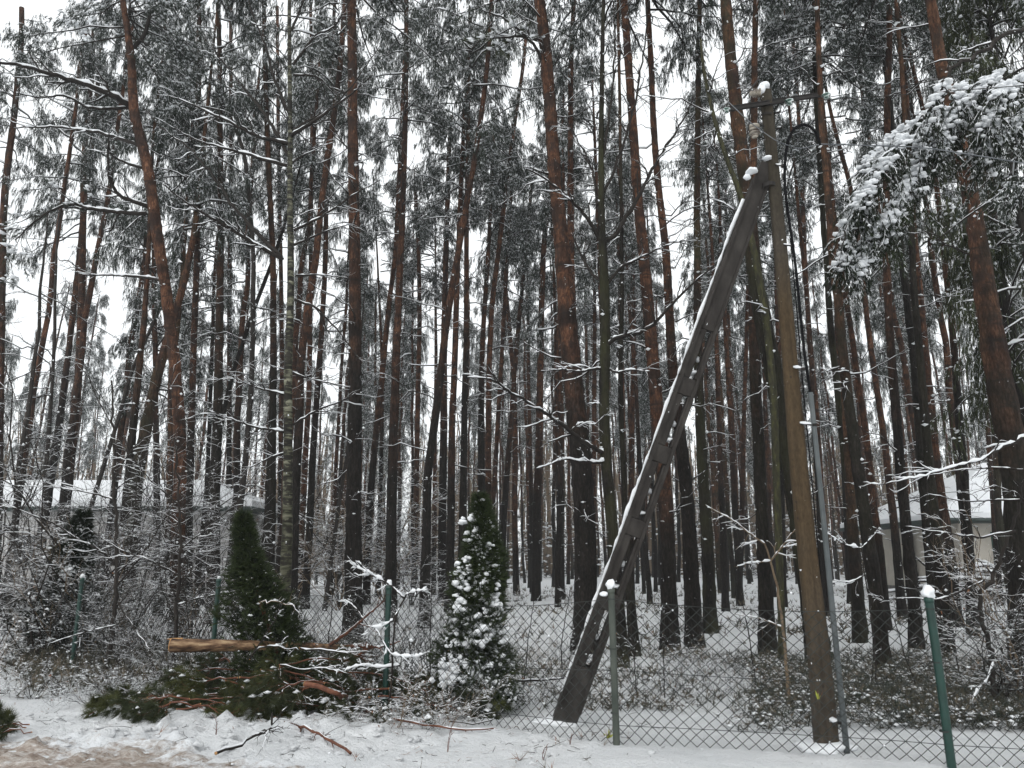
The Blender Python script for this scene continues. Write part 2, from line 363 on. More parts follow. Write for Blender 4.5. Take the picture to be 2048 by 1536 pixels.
# ------------------------------------------------------------------ the ground (structure)
def axis(a, b, h0, gr, far):
    v = [0.0]; h = h0
    while v[-1] < far: v.append(v[-1]+h); h = h*gr if v[-1] > a else h
    return np.array(v)
xs = axis(5, 0, .09, 1.06, 600); xs = np.concatenate([-xs[:0:-1], xs])
ys = np.concatenate([-axis(2, 0, .4, 1.3, 200)[:0:-1], axis(12, 0, .07, 1.055, 1500)])
def litter(x, y):                 # churned lumps near the road edge, bottom left
    k = math.exp(-((x+2.6)/2.3)**2)*math.exp(-((y-7.7)/1.1)**2)
    return .11*k*(abs(mnoise.noise(Vector((x*4.6, y*4.6, 1.7))))*2+abs(mnoise.noise(Vector((x*11, y*11, 4.7)))))
def gzf(x, y):
    v = gz(x, y)
    if y < 9.5: v += .03*mnoise.noise(Vector((x*2.1, y*2.6, 15.)))*max(0, min(1, (1.5-x)/3))
    if y < 11: v += .02*abs(mnoise.noise(Vector((x*6.3, y*6.3, 25.))))+.012*mnoise.noise(Vector((x*14., y*14., 35.)))
    if y < 30: v += .018*mnoise.noise(Vector((x*3.1, y*3.1, 5.)))+.012*mnoise.noise(Vector((x*8.1, y*8.1, 7.)))
    if y < 12: v += litter(x, y)
    if 8 < y < 60: v += .05*mnoise.noise(Vector((x*1.2, y*1.2, 11.)))
    return v
g = MB(); V = np.array([(x, y, gzf(x, y) if abs(x) < 90 and y < 160 else 0) for y in ys for x in xs])
ny, nx = len(ys), len(xs)
ii, jj = np.meshgrid(np.arange(ny-1), np.arange(nx-1), indexing='ij'); a0 = (ii*nx+jj).ravel()
g.add(V, quad=np.stack([a0, a0+1, a0+nx+1, a0+nx], 1), mat='ground_snow')
go = g.build('ground'); go['kind'] = 'structure'; go['label'] = 'snow-covered forest floor and verge'
# the slushy track, bottom left
g = MB(); rx = np.linspace(-9.5, -.4, 190); ry = np.linspace(2.0, 9.3, 170); pts = []; idx = {}
for y in ry:
    for x in rx:
        edge = 7.95-.42*(x+5.1)+.45*mnoise.noise(Vector((x*1.5, 0, 2)))
        e2 = (edge-y)
        z = gzf(x, y)+.012+.03*abs(mnoise.noise(Vector((x*3.5, y*6.2, 4))))+.02*mnoise.noise(Vector((x*9, y*12, 4)))
        z += -.05*max(0, min(1, -e2*4+.5))-.05*max(0, min(1, (x+1.4)*1.6+.3*mnoise.noise(Vector((x, y*2, 2)))))
        pts.append((x, y, z))
n_, m_ = len(ry), len(rx); ii, jj = np.meshgrid(np.arange(n_-1), np.arange(m_-1), indexing='ij'); a0 = (ii*m_+jj).ravel()
g.add(pts, quad=np.stack([a0, a0+1, a0+m_+1, a0+m_], 1), mat='slush')
ro = g.build('road'); at_ = ro.data.attributes.new('edge', 'FLOAT', 'POINT'); at_.data.foreach_set('value', [max(0, min(1, (7.95-.42*(x+5.1)+.45*mnoise.noise(Vector((x*1.5, 0, 2)))-y)/1.5)) for y in ry for x in rx]); ro['kind'] = 'structure'; ro['label'] = 'muddy slush of the track edge'
# ------------------------------------------------------------------ houses far behind
def house(name, label, x0, x1, y0, y1, h, wallmat, ov, rise, wins, lean=0):
    r = thing(name, label, 'house', ((x0+x1)/2, y0, 0)); L = r.location[:]
    m = MB(); m.box((x0, y0, .35), (x1, y1, h), wallmat); m.build('wall', r, L, smooth=False)
    m = MB(); m.box((x0-.03, y0-.03, -.3), (x1+.03, y1+.03, .35), 'plinth'); m.build('plinth', r, L, smooth=False)
    m = MB(); e = h-.02; cx0, cx1 = x0+(y1-y0)/2, x1-(y1-y0)/2
    if cx0 > cx1: cx0 = cx1 = (x0+x1)/2
    ym = (y0+y1)/2
    def roof(dz, o, mat, th):
        b = [(x0-o, y0-o, e+dz), (x1+o, y0-o, e+dz), (x1+o, y1+o, e+dz), (x0-o, y1+o, e+dz), (x0-o, y0-o, e+dz+th), (x1+o, y0-o, e+dz+th), (x1+o, y1+o, e+dz+th), (x0-o, y1+o, e+dz+th), (cx0, ym, e+dz+th+rise), (cx1, ym, e+dz+th+rise)]
        m.add(b, quad=[(0, 3, 2, 1), (0, 1, 5, 4), (1, 2, 6, 5), (2, 3, 7, 6), (3, 0, 4, 7), (4, 5, 9, 8), (6, 7, 8, 9)], tri=[(5, 6, 9), (7, 4, 8)], mat=mat)
    roof(0, ov, 'fascia', .16); rf = m.build('roof', r, L, smooth=False)
    m = MB(); roof(.17, ov-.04, 'snow', .24); s = m.build('snow_layer', rf, None, smooth=False); s.location = (-L[0], -L[1], -L[2])
    m = MB(); m.box((cx0+.4, ym-.3, e+rise*.7), (cx0+1.0, ym+.3, e+rise+1.0), 'wall_grey'); ch = m.build('chimney', rf, None, smooth=False); ch.location = (-L[0], -L[1], -L[2])
    for (a, b, c, d, shut) in wins:
        m = MB(); m.box((a-.07, y0-.05, c-.07), (b+.07, y0-.004, d+.07), 'frame_paint'); wo_ = m.build('window', r, L, smooth=False)
        m = MB(); m.box((a, y0-.075, c), ((a+b)/2-.03, y0-.053, d), 'window_glass'); m.box(((a+b)/2+.03, y0-.075, c), (b, y0-.053, d), 'window_glass')
        q = m.build('pane', wo_, None, smooth=False); q.location = (-L[0], -L[1], -L[2])
        if shut:
            for (u, v) in ((a-.55, a-.1), (b+.1, b+.55)):
                m = MB(); m.box((u, y0-.06, c-.05), (v, y0-.004, d+.05), 'shutter_green')
                for k in range(8): m.box((u+.05, y0-.075, c+.05+k*(d-c)/8), (v-.05, y0-.06, c+.1+k*(d-c)/8), 'shutter_green')
                m.build('shutter', r, L, smooth=False)
    m = MB(); m.tubes([(x0-ov, y0-ov-.05, e+.08), (x1+ov, y0-ov-.05, e+.08)], [.07, .07], 8, 'fascia'); m.build('gutter', r, L)
    return r
D = 31.0
def X(px, d): return P(px, 1100, d)[0]
def Z(py, d, px=1024): return P(px, py, d)[2]
house('house', 'long pale grey house with dark windows behind the thicket at the left', X(-330, D), X(480, D), D, D+5, Z(1022, D), 'wall_grey', .55, 1.1,
      [(X(165, D), X(232, D), Z(1128, D), Z(1070, D), False), (X(243, D), X(300, D), Z(1128, D), Z(1070, D), False), (X(20, D), X(70, D), Z(1128, D), Z(1070, D), False)])
D = 36.0
house('house', 'cream house with snowy roof and green shutter behind the trees at the right', X(1922, D), X(2330, D), D, D+8, Z(1046, D), 'wall_plaster', 1.5, 2.9,
      [(X(2004, D)+.12, X(2030, D)+.3, Z(1118, D), Z(1066, D), True)])
D = 44.0
r = thing('garden_shed', 'small snow-roofed shed far behind the green thuja at the left', 'shed', (X(520, D), D, 0)); L = r.location[:]
m = MB(); m.box((X(496, D), D, -.1), (X(540, D), D+2, Z(1100, D)), 'wall_grey'); m.build('wall', r, L, smooth=False)
m = MB(); m.box((X(490, D), D-.25, Z(1100, D)), (X(546, D), D+2.2, Z(1097, D)), 'fascia'); m.build('roof', r, L, smooth=False)
m = MB(); m.lump(((X(518, D)), D+1, Z(1096, D)), (.83, 1.15, .42), 3, .1, 3, flat=0.0); m.build('snow_layer', r, L)
# ------------------------------------------------------------------ shared foliage meshes
def crown_mesh(seed, H=9., R=2.1, nl=34, tw=9, mat='needles', sp=.25, fr=.6):
    global rng; keep = rng; rng = np.random.default_rng(seed)
    mb = MB(); z = np.sort(rng.random(nl))*H*.95; az = rng.random(nl)*6.283
    ph = rng.random()*6.28
    L = R*(1-(z/H)**1.8*.72)*(.5+.65*rng.random(nl))*(1+.3*np.cos(az-ph))
    el = -.15+.75*(z/H)+.25*rng.normal(size=nl)
    d = np.stack([np.cos(az)*np.cos(el), np.sin(az)*np.cos(el), np.sin(el)], 1)
    lp, lr = grow(np.stack([0*z, 0*z, z], 1), d, L, .018+.016*L/R, 7, .22, .05, .3)
    mb.tubes(lp, lr, 4, 'dark_twig'); mb.snow_on(lp, lr, 3, .9, .008)
    tp, tr = spawn(lp, lr, tw, .35, .8, (.5, 1.1), 4, .5, 1., .45, .06, .5, .4, shrink=.2)
    tp = np.concatenate([tp, lp[:, -4:]]); tr = np.concatenate([tr, lr[:, -4:]])
    mb.tubes(tp, tr, 3, 'dark_twig')
    up, ur = spawn(tp, tr, 5, .15, .42, (.4, 1.1), 3, .2, 1., .35, .06, .6, .5)
    c = np.concatenate([up[:, -1], up[:, 1], tp[:, -1], tp[:, 2]])
    dd = unit(np.concatenate([up[:, -1]-up[:, 0], up[:, -1]-up[:, 0], tp[:, -1]-tp[:, -2], tp[:, 2]-tp[:, 1]])+np.array([0, 0, -.35]))
    needles(mb, c, dd, 8, .16, .008, mat, .36, .14, 1.0)
    s = rng.random(len(c)) < sp
    sz = (.022+.035*rng.random((s.sum(), 1)))*np.array([[1.2, 1., .45]])
    mb.octs(c[s]+dd[s]*.05+np.array([0, 0, .035]), sz, 'snow', .35)
    s = rng.random(len(c)) < fr
    needles(mb, c[s]+np.array([0, 0, .025]), dd[s], 2, .12, .0085, 'snow', .5, .14, .45)
    rng = keep
    o = mb.build('crown'); me = o.data; bpy.data.objects.remove(o); return me
CR = [crown_mesh(100+i) for i in range(6)]
CRL = [crown_mesh(200+i, 8., 2.9, 46, 10) for i in range(3)]
CRD = crown_mesh(250, 8., 2.6, 95, 10, 'needles_dark', .2, .3)     # wide crowns
def put(name, me, parent, loc, rot=(0, 0, 0), sc=(1, 1, 1)):
    o = bpy.data.objects.new(name, me); COL.objects.link(o); o.parent = parent
    o.location = loc; o.rotation_euler = rot; o.scale = sc
    return o
def dead(tp, tr, n, z0, z1, lmax, single=False, mat='dark_twig'):
    """dead side branches along a trunk polyline tp[k,3]; one mesh each, or all in one (single)"""
    out_ = []; one = MB(); zz = tp[:, 2]
    z = z0+(z1-z0)*rng.random(n); i = np.clip(np.searchsorted(zz, z), 1, len(zz)-1)
    f = (z-zz[i-1])/(zz[i]-zz[i-1]+1e-6); pos = tp[i-1]*(1-f[:, None])+tp[i]*f[:, None]
    az = rng.random(n)*6.283; el = .25+.35*rng.normal(size=n)
    d = np.stack([np.cos(az)*np.cos(el), np.sin(az)*np.cos(el), np.sin(el)], 1)
    u = rng.random(n); L = .18+lmax*u**2.5+lmax*.25*(z/max(z1, 1))
    p, r = grow(pos, d, L, .007+.013*np.minimum(L, 1.5)/1.5, 8, .14, .08, .3)
    for k in range(n):
        mb = one if single else MB()
        mb.tubes(p[k], r[k], 4, mat); mb.snow_on(p[k], r[k], 3, .8, .003)
        if L[k] > .7:
            q, qr = spawn(p[k:k+1], r[k:k+1], 7, .2, .8, (.5, 1.1), 4, .25, 1, .05, .09, .6, .4)
            mb.tubes(q, qr, 3, mat); mb.snow_on(q, qr, 3, .8, .002, .5)
        if rng.random() < .6:
            c = pos[k]+d[k]*np.array([1, 1, 0])*(tr[i[k]]+.02)+np.array([0, 0, .03])
            mb.octs(c[None], (.018+.028*rng.random((1, 1)))*np.array([[1.3, 1.3, .8]]), 'snow', .25)
        if not single: out_.append(mb)
    return one if single else out_
# ------------------------------------------------------------------ traced trees
def trunk_line(pts, d, H):
    q = np.array([P(x, y, d) for x, y in pts])
    q[0, 2] = -.25
    t = q[-1]-q[-3] if len(q) > 3 else q[-1]-q[0]
    t = t/np.linalg.norm(t); t = unit(t*.6+np.array([0, .0, .4]))
    while q[-1, 2] < H:
        t = unit(t+np.array([rng.normal()*.02, rng.normal()*.02, .05])); q = np.vstack([q, q[-1]+t*1.5])
    o = np.argsort(q[:, 2]); q = q[o]
    zz = np.arange(q[0, 2], q[-1, 2], .3)
    x = np.interp(zz, q[:, 2], q[:, 0]); y = np.interp(zz, q[:, 2], q[:, 1])
    def sm(a): 
        b = np.concatenate([[a[0]]*2, a, [a[-1]]*2]); b = np.convolve(b, [.1, .2, .4, .2, .1], 'valid'); b[0] = a[0]; return b
    x = sm(sm(x)); y = sm(y)+.02*np.cumsum(rng.normal(size=len(y)))*.5
    return np.stack([x, y, zz], 1)
def widths(tp, d, ws):
    # ws: (row, pixel width) pairs -> radius per height; thins out above the traced part
    zs = np.array([Z(py, d) for py, _ in ws]); r = np.array([w*d/FPX/2 for _, w in ws]); o = np.argsort(zs)
    zs, r = zs[o], r[o]; top = tp[-1, 2]
    zs = np.append(zs, top); r = np.append(r, .02)
    rr = np.interp(tp[:, 2], zs, r)*.86; fl = 1+.32*np.exp(-np.maximum(tp[:, 2], 0)/.28)
    return rr*fl
def whorls(r, zz):
    k = np.ones(len(r)); z = 1.5
    while z < zz[-1]:
        k += .09*np.exp(-((zz-z)/.14)**2); z += .45+.35*rng.random()
    return r*k
TREES = {}
def tree(key, name, label, pts, d, ws, col=(.35, 1, 0), H=22., crown=12.5, nd=18, dl=1.1, z0=2.0, mat='pine_bark', cat='pine tree', group='pine trees of the wood', cs=.85, wide=False, limbs=None, sides=None, cmat=None):
    tp = trunk_line(pts, d, H); tr = widths(tp, d, ws)
    if mat == 'pine_bark': tr = whorls(tr, tp[:, 2])
    base = (tp[0, 0], tp[0, 1], 0); base = (base[0], base[1], gz(base[0], base[1]))
    r = thing(name, label, cat, base, 0, group)
    m = MB(); n = sides or (16 if d < 22 else 10)
    # finer rings with bark lumps
    zz = np.linspace(tp[0, 2], tp[-1, 2], int((tp[-1, 2]-tp[0, 2])/(.11 if d < 22 else .3)))
    x = np.interp(zz, tp[:, 2], tp[:, 0]); y = np.interp(zz, tp[:, 2], tp[:, 1]); rr = np.interp(zz, tp[:, 2], tr)
    m.tubes(np.stack([x, y, zz], 1), rr*(1+.015*rng.normal(size=len(rr))), n, mat, wob=.035 if d < 22 else .03)
    t = m.build('trunk', r, base); t.color = (col[0], col[1], col[2], 1)
    top = (crown if crown else H)
    if nd:
        [q.build('dead_branch', r, base) for q in dead(tp, tr, min(44, int(nd*1.35)), z0, min(top+1, H-1), dl*1.4)]
    if limbs:
        for k, L in enumerate(limbs): limb_px(r, base, *L)
    if crown:
        i = np.searchsorted(tp[:, 2], crown); i = min(i, len(tp)-2)
        a = tp[i]-np.array(base); ax = unit(tp[-1]-tp[i])
        hc = (tp[-1, 2]-tp[i, 2])
        me = (CRL if wide else CR)[rng.integers(3 if wide else 6)]
        s = hc/(8. if wide else 9.)
        put('crown', me, r, tuple(a), (math.atan2(-ax[1], ax[2]), math.atan2(ax[0], ax[2]), rng.random()*6.28), (cs, cs, s))
    TREES[key] = (r, tp, tr, base)
    return r
def limb_px(parent, base, pts, d0, d1, r0, r1, twigs=5, mat='dark_twig', name='limb', tl=.8, tuft=None, sn=1.0):
    k = max(14, len(pts)*5); n = len(pts); dd = np.linspace(d0, d1, n)
    q = np.array([P(x, y, dd[i]) for i, (x, y) in enumerate(pts)])
    s = np.concatenate([[0], np.cumsum(np.linalg.norm(np.diff(q, axis=0), axis=1))]); u = np.linspace(0, s[-1], k)
    p = np.stack([np.interp(u, s, q[:, j]) for j in range(3)], 1)
    for _ in range(2): p[1:-1] = (p[:-2]+2*p[1:-1]+p[2:])/4
    p[1:] += .006*rng.normal(size=(k-1, 3))*s[-1]/2
    r = np.linspace(r0, r1, k)
    m = MB(); m.tubes(p, r, 7, mat); m.snow_on(p, r, 5, .7*sn, .003*sn, 1, .5)
    if twigs:
        a, ar = spawn(p[None], r[None], twigs, tl*.35, tl, (.45, 1.0), 6, .15, 1., .06, .08, .55, .35, shrink=.4, minr=.003)
        m.tubes(a, ar, 4, mat); m.snow_on(a, ar, 3, 1*sn, .003*sn)
        b, br = spawn(a, ar, 3, tl*.12, tl*.45, (.4, 1.0), 4, .2, 1., .05, .08, .6, .4, minr=.002)
        m.tubes(b, br, 3, mat); m.snow_on(b, br, 3, 1*sn, .002*sn, .7)
        if tuft:
            c = np.concatenate([b[:, -1], b[:, 2], a[:, -1]]); e = unit(np.concatenate([b[:, -1]-b[:, 0], b[:, -1]-b[:, 0], a[:, -1]-a[:, -2]]))
            needles(m, c, e, 14, .12, .005, tuft, .5, .1, .2)
            sz = (.03+.05*rng.random((len(c), 1)))*np.array([[1.2, 1., .5]]); m.octs(c+np.array([0, 0, .03]), sz)
    return m.build(name, parent, base)
DK = 'pine trees of the wood'
# curved orange pine at the left with long snowy limbs
tree('curved', 'pine_tree', 'curved orange-barked pine with long snowy bare limbs reaching left', [(352, 1310), (355, 1150), (357, 1011), (362, 944), (362, 842), (357, 773), (349, 688), (337, 585), (328, 525), (316, 444), (308, 376), (297, 308), (273, 246), (270, 205), (273, 154), (266, 95), (253, 30), (250, 0)],
     15.5, [(1310, 32), (1000, 28), (700, 25), (400, 26), (250, 24), (100, 18), (0, 13)], (.06, 1, 0), 17, 13.2, 10, .6, 3, wide=True, cs=.9, limbs=[
    ([(260, 212), (219, 185), (154, 164), (99, 147), (20, 125), (-40, 130)], 15.5, 13.5, .07, .02, 9, 'dark_twig', 'limb', 1.3),
    ([(258, 216), (220, 217), (180, 217), (130, 190), (80, 196), (40, 187)], 15.5, 14.4, .04, .012, 7),
    ([(275, 290), (219, 270), (171, 260), (102, 253), (27, 256)], 15.5, 16.5, .045, .013, 9, 'dark_twig', 'limb', 1.1),
    ([(287, 337), (250, 325), (222, 311), (217, 290), (218, 265)], 15.5, 15, .035, .012, 5),
    ([(297, 413), (239, 393), (219, 362), (215, 308), (219, 280)], 15.5, 14.5, .05, .015, 6, 'dark_twig', 'limb', .6),
    ([(294, 427), (239, 424), (171, 417), (147, 407), (102, 420), (60, 450), (30, 480)], 15.5, 14.8, .05, .012, 12, 'dark_twig', 'limb', 1.3, 'needles'),
    ([(325, 562), (300, 556), (273, 553), (221, 550), (171, 551)], 15.5, 16, .04, .012, 7, 'dark_twig', 'limb', .9),
    ([(268, 95), (290, 70), (300, 30), (296, -20)], 15.5, 15, .05, .03, 4)])
tree('edge_left', 'pine_tree', 'pine whose reddish top leans in at the left edge of the wood', [(-10, 1230), (-5, 1000), (0, 700), (5, 440), (14, 325), (26, 240), (41, 68), (39, 0)], 25, [(1230, 22), (500, 17), (0, 12)], (.28, .8, 0), 21, 14.5)
tree('twinA', 'pine_tree', 'right stem of the two close pines beside the curved orange one', [(125, 1205), (133, 1011), (143, 910), (155, 808), (161, 705), (164, 525), (167, 342), (171, 256), (185, 137), (186, 40)], 26, [(1205, 20), (700, 17), (100, 12)], (.25, 1, 0), 21, 13)
tree('twinB', 'pine_tree', 'left, darker stem of the two close pines beside the curved orange one', [(72, 1210), (85, 1060), (98, 970), (120, 842), (133, 739), (143, 654), (154, 568), (172, 400), (183, 308), (191, 239), (197, 160)], 27, [(1210, 24), (800, 14), (200, 11)], (.42, .9, 0), 21, 13)
tree('p400', 'pine_tree', 'straight slim reddish pine just right of the curved orange pine', [(374, 1240), (376, 1025), (383, 842), (386, 739), (393, 525), (396, 342), (398, 171), (400, 0)], 22, [(1240, 24), (800, 15), (0, 12)], (.3, .8, 0), 22, 15)
tree('p440', 'pine_tree', 'dark thick-based pine left of the one behind the green thuja', [(425, 1260), (427, 1025), (436, 808), (441, 500), (440, 171), (436, 0)], 21, [(1260, 30), (900, 23), (500, 15), (0, 11)], (.36, .7, .1), 22, 14)
tree('p460', 'pine_tree', 'very slim dull pine rising behind the tip of the green thuja', [(455, 1190), (458, 1025), (461, 705), (460, 602), (464, 300), (462, 0)], 33, [(1190, 13), (0, 8)], (.38, .8, 0), 21, 14)
tree('snag', 'dead_tree', 'dark kinked dead tree above the green thuja', [(475, 1200), (478, 1025), (489, 944), (497, 842), (504, 739), (506, 525), (499, 410), (492, 342), (485, 270), (466, 262), (450, 225)], 20, [(1200, 15), (700, 12), (250, 9)], (.9, .2, 0), 9.5, None, 26, 1.1, 2.0, 'dark_bark', 'dead tree', None)
tree('lean_thin', 'pine_tree', 'thin dark stem leaning right across the pines left of the birch', [(392, 1210), (410, 1025), (420, 944), (444, 842), (461, 756), (492, 664), (513, 602), (547, 517), (575, 430)], 23, [(1210, 13), (500, 8)], (.8, .5, 0), 14, 11.5, 12, .6, cs=.5)
tree('p547', 'pine_tree', 'dark pine with a broad foot immediately left of the birch', [(533, 1235), (538, 1080), (542, 1025), (543, 910), (547, 808), (547, 534), (537, 308), (530, 100), (528, 0)], 21, [(1235, 34), (1050, 26), (800, 16), (0, 10)], (.4, .8, .1), 22, 15)
tree('p562', 'pine_tree', 'slim red stem half hidden behind the birch on its left side', [(560, 1190), (561, 842), (564, 739), (562, 602), (556, 300), (553, 0)], 33, [(1190, 12), (0, 8)], (.3, 1, 0), 22, 15)
tree('birch', 'birch_tree', 'birch with pale banded bark and many thin spreading snowy branches', [(564, 1330), (568, 1200), (575, 1060), (577, 1011), (577, 842), (577, 705), (584, 602), (583, 525), (579, 376), (581, 273), (581, 171), (578, 0)], 13, [(1330, 30), (1000, 22), (600, 17), (200, 11), (0, 9)], (0, 0, 0), 13.5, None, 0, 1, 2, 'birch_bark', 'birch tree', None, limbs=[
    ([(577, 287), (513, 273), (444, 236), (376, 205), (335, 191)], 13, 12.2, 0.0378, 0.0084, 14),
    ([(574, 331), (478, 304), (400, 284), (342, 253)], 13, 12.4, 0.0351, 0.0084, 14),
    ([(577, 311), (533, 232), (485, 171), (437, 113), (403, 68)], 13, 13.6, 0.0378, 0.0084, 14),
    ([(581, 273), (632, 239), (700, 191), (745, 150)], 13, 12.4, 0.0378, 0.0098, 10),
    ([(583, 262), (625, 235), (668, 215), (720, 150), (760, 90)], 13, 13.8, 0.0270, 0.0070, 9),
    ([(581, 328), (625, 297), (670, 284)], 13, 13.5, 0.0243, 0.0070, 7),
    ([(586, 130), (632, 68), (670, 55), (700, 0)], 13, 12.6, 0.0270, 0.0084, 9),
    ([(586, 150), (632, 150), (684, 198)], 13, 13.4, 0.0216, 0.0070, 9),
    ([(566, 520), (506, 485), (444, 448), (376, 407), (325, 369)], 13, 12.1, 0.0405, 0.0098, 16),
    ([(562, 516), (478, 427), (427, 352), (383, 297), (321, 256), (290, 219)], 13, 13.8, 0.0405, 0.0098, 16),
    ([(588, 461), (649, 431), (700, 393), (760, 360)], 13, 12.8, 0.0270, 0.0070, 9),
    ([(588, 490), (649, 463), (700, 448)], 13, 13.6, 0.0243, 0.0070, 9),
    ([(581, 232), (547, 154), (533, 96), (513, 51), (496, 0)], 13, 12.7, 0.0324, 0.0112, 10),
    ([(591, 551), (640, 549), (697, 556)], 13, 13.5, 0.0203, 0.0070, 7),
    ([(590, 600), (632, 613), (663, 647), (684, 671), (720, 720)], 13, 12.6, 0.0243, 0.0070, 9),
    ([(574, 790), (533, 780), (496, 770), (465, 753)], 13, 12.6, 0.0216, 0.0070, 9),
    ([(571, 864), (513, 855), (472, 842), (444, 831), (410, 818)], 13, 12.3, 0.0243, 0.0070, 10),
    ([(585, 850), (632, 821), (697, 797), (740, 760)], 13, 13.5, 0.0216, 0.0070, 10),
    ([(585, 745), (620, 758), (700, 775)], 13, 12.8, 0.0189, 0.0070, 9),
    ([(570, 905), (540, 915), (500, 935)], 13, 12.6, 0.0189, 0.0070, 7),
    ([(583, 60), (600, 20), (620, -30)], 13, 13.2, 0.0270, 0.0112, 7)])
tree('p650red', 'pine_tree', 'reddish pine curving up to the right just behind the birch', [(583, 1235), (590, 1025), (593, 944), (600, 842), (600, 739), (608, 671), (618, 602), (632, 525), (642, 410), (656, 308), (670, 222), (684, 102), (690, 0)], 20, [(1235, 26), (900, 20), (500, 16), (0, 12)], (.3, .9, 0), 22, 14.5)
tree('p620', 'pine_tree', 'short bright orange stem seen between the birch and the red curving pine', [(597, 1190), (605, 1025), (611, 910), (618, 808), (620, 671), (622, 500), (624, 200), (622, 0)], 30, [(1190, 15), (600, 11), (0, 8)], (.15, 1, 0), 22, 15)
tree('p650', 'pine_tree', 'slim dark pine halfway between the birch and the thick dark pine', [(611, 1205), (620, 1025), (625, 910), (632, 808), (642, 671), (649, 534), (655, 300), (664, 100), (668, 0)], 28, [(1205, 18), (700, 13), (0, 9)], (.4, .8, 0), 22, 15)
tree('lean650', 'pine_tree', 'thin leaning bare stem left of the thick dark pine', [(649, 1205), (664, 1110), (677, 1025), (694, 910), (712, 780), (726, 640)], 27, [(1205, 10), (700, 6)], (.9, .3, 0), 11, None, 18, .5, 1, 'dark_bark', 'bare tree', None)
tree('p705', 'pine_tree', 'thick straight dark-red pine left of centre', [(706, 1270), (707, 1200), (708, 1011), (711, 800), (711, 500), (709, 400), (707, 308), (706, 171), (704, 0)], 16, [(1270, 44), (1180, 40), (1000, 33), (700, 30), (525, 27), (0, 23)], (.33, .85, 0), 22, 14.5, 34, 1.3)
tree('p735', 'pine_tree', 'leaning brown pine right behind the thick dark-red pine', [(733, 1190), (738, 1025), (748, 910), (759, 808), (769, 705), (779, 602), (793, 500), (796, 410), (806, 200), (815, 0)], 30, [(1190, 18), (600, 12), (0, 8)], (.32, .9, 0), 23, 15.5)
tree('p810', 'pine_tree', 'tan-topped straight pine between the thick dark-red pine and the open sky', [(783, 1215), (783, 1025), (786, 876), (791, 773), (793, 688), (798, 602), (800, 525), (805, 444), (808, 342), (810, 273), (812, 171), (813, 68), (812, 0)], 22, [(1215, 27), (1000, 23), (700, 19), (400, 14), (0, 11)], (.27, .75, 0), 22, 15, 26, 1.5)
tree('p832', 'pine_tree', 'slim orange pine under the open gap of sky', [(828, 1180), (832, 1025), (834, 910), (836, 773), (839, 637), (837, 500), (832, 400), (827, 330)], 36, [(1180, 14), (400, 9)], (.2, 1, 0), 18, 13)
tree('lean950', 'pine_tree', 'pine leaning right past the open gap of sky', [(848, 1260), (854, 1025), (854, 944), (870, 842), (882, 739), (892, 654), (902, 585), (916, 510), (926, 444), (943, 359), (964, 222), (970, 171), (977, 102), (984, 0)], 20, [(1260, 26), (1000, 19), (600, 16), (300, 13), (0, 11)], (.34, .8, 0), 22, 13, 22, 1.2)
tree('p888', 'pine_tree', 'straight brown pine just right of the foot of the leaning one', [(885, 1205), (885, 1025), (888, 842), (888, 705), (893, 500), (899, 300), (904, 230)], 31, [(1205, 20), (600, 14), (200, 9)], (.36, .9, 0), 19, 13)
tree('p905', 'pine_tree', 'red-tinted pine between the leaning one and the snowy thuja', [(898, 1225), (902, 1025), (904, 842), (909, 739), (914, 560), (923, 342), (928, 239), (933, 171), (941, 102), (940, 0)], 25, [(1225, 20), (800, 15), (300, 10), (0, 8)], (.25, 1, 0), 22, 14)
tree('p928', 'pine_tree', 'dark straight pine directly left of the snowy thuja tip', [(923, 1225), (926, 1025), (929, 808), (933, 671), (933, 445), (936, 308), (937, 150), (941, 0)], 25, [(1225, 22), (900, 15), (400, 11), (0, 9)], (.42, .8, 0), 22, 14.5)
tree('p965', 'pine_tree', 'dark pine directly behind the snowy thuja tip', [(970, 1200), (964, 1025), (962, 842), (964, 705), (970, 602), (977, 500), (984, 350), (990, 200)], 30, [(1200, 20), (700, 12), (300, 8)], (.45, .8, 0), 21, 14)
tree('p1000', 'pine_tree', 'slim red pine leaning right above the snowy thuja', [(968, 1205), (977, 1025), (977, 910), (977, 808), (979, 705), (984, 602), (994, 525), (1008, 410), (1018, 325), (1032, 222), (1046, 137), (1058, 0)], 27, [(1205, 16), (800, 13), (400, 11), (0, 8)], (.2, 1, 0), 22, 13.5)
tree('p1040', 'pine_tree', 'thin greyish pine leaning right between the thuja and the big central pine', [(1003, 1190), (1008, 1025), (1017, 910), (1025, 808), (1032, 705), (1042, 602), (1052, 500), (1070, 300)], 36, [(1190, 15), (400, 8)], (.3, .7, 0), 21, 14)
tree('p1030', 'pine_tree', 'orange stem bending left-up in the gap right of the snowy thuja', [(1033, 1182), (1029, 1025), (1030, 876), (1029, 773), (1017, 637), (1003, 500)], 40, [(1182, 14), (500, 9)], (.15, 1, 0), 20, 14)
tree('p1080', 'pine_tree', 'straight tan pine close on the left of the big central pine', [(1072, 1200), (1073, 1025), (1078, 910), (1080, 773), (1082, 637), (1087, 500), (1093, 430), (1100, 300)], 31, [(1200, 22), (900, 17), (400, 12)], (.26, .85, 0), 22, 14)
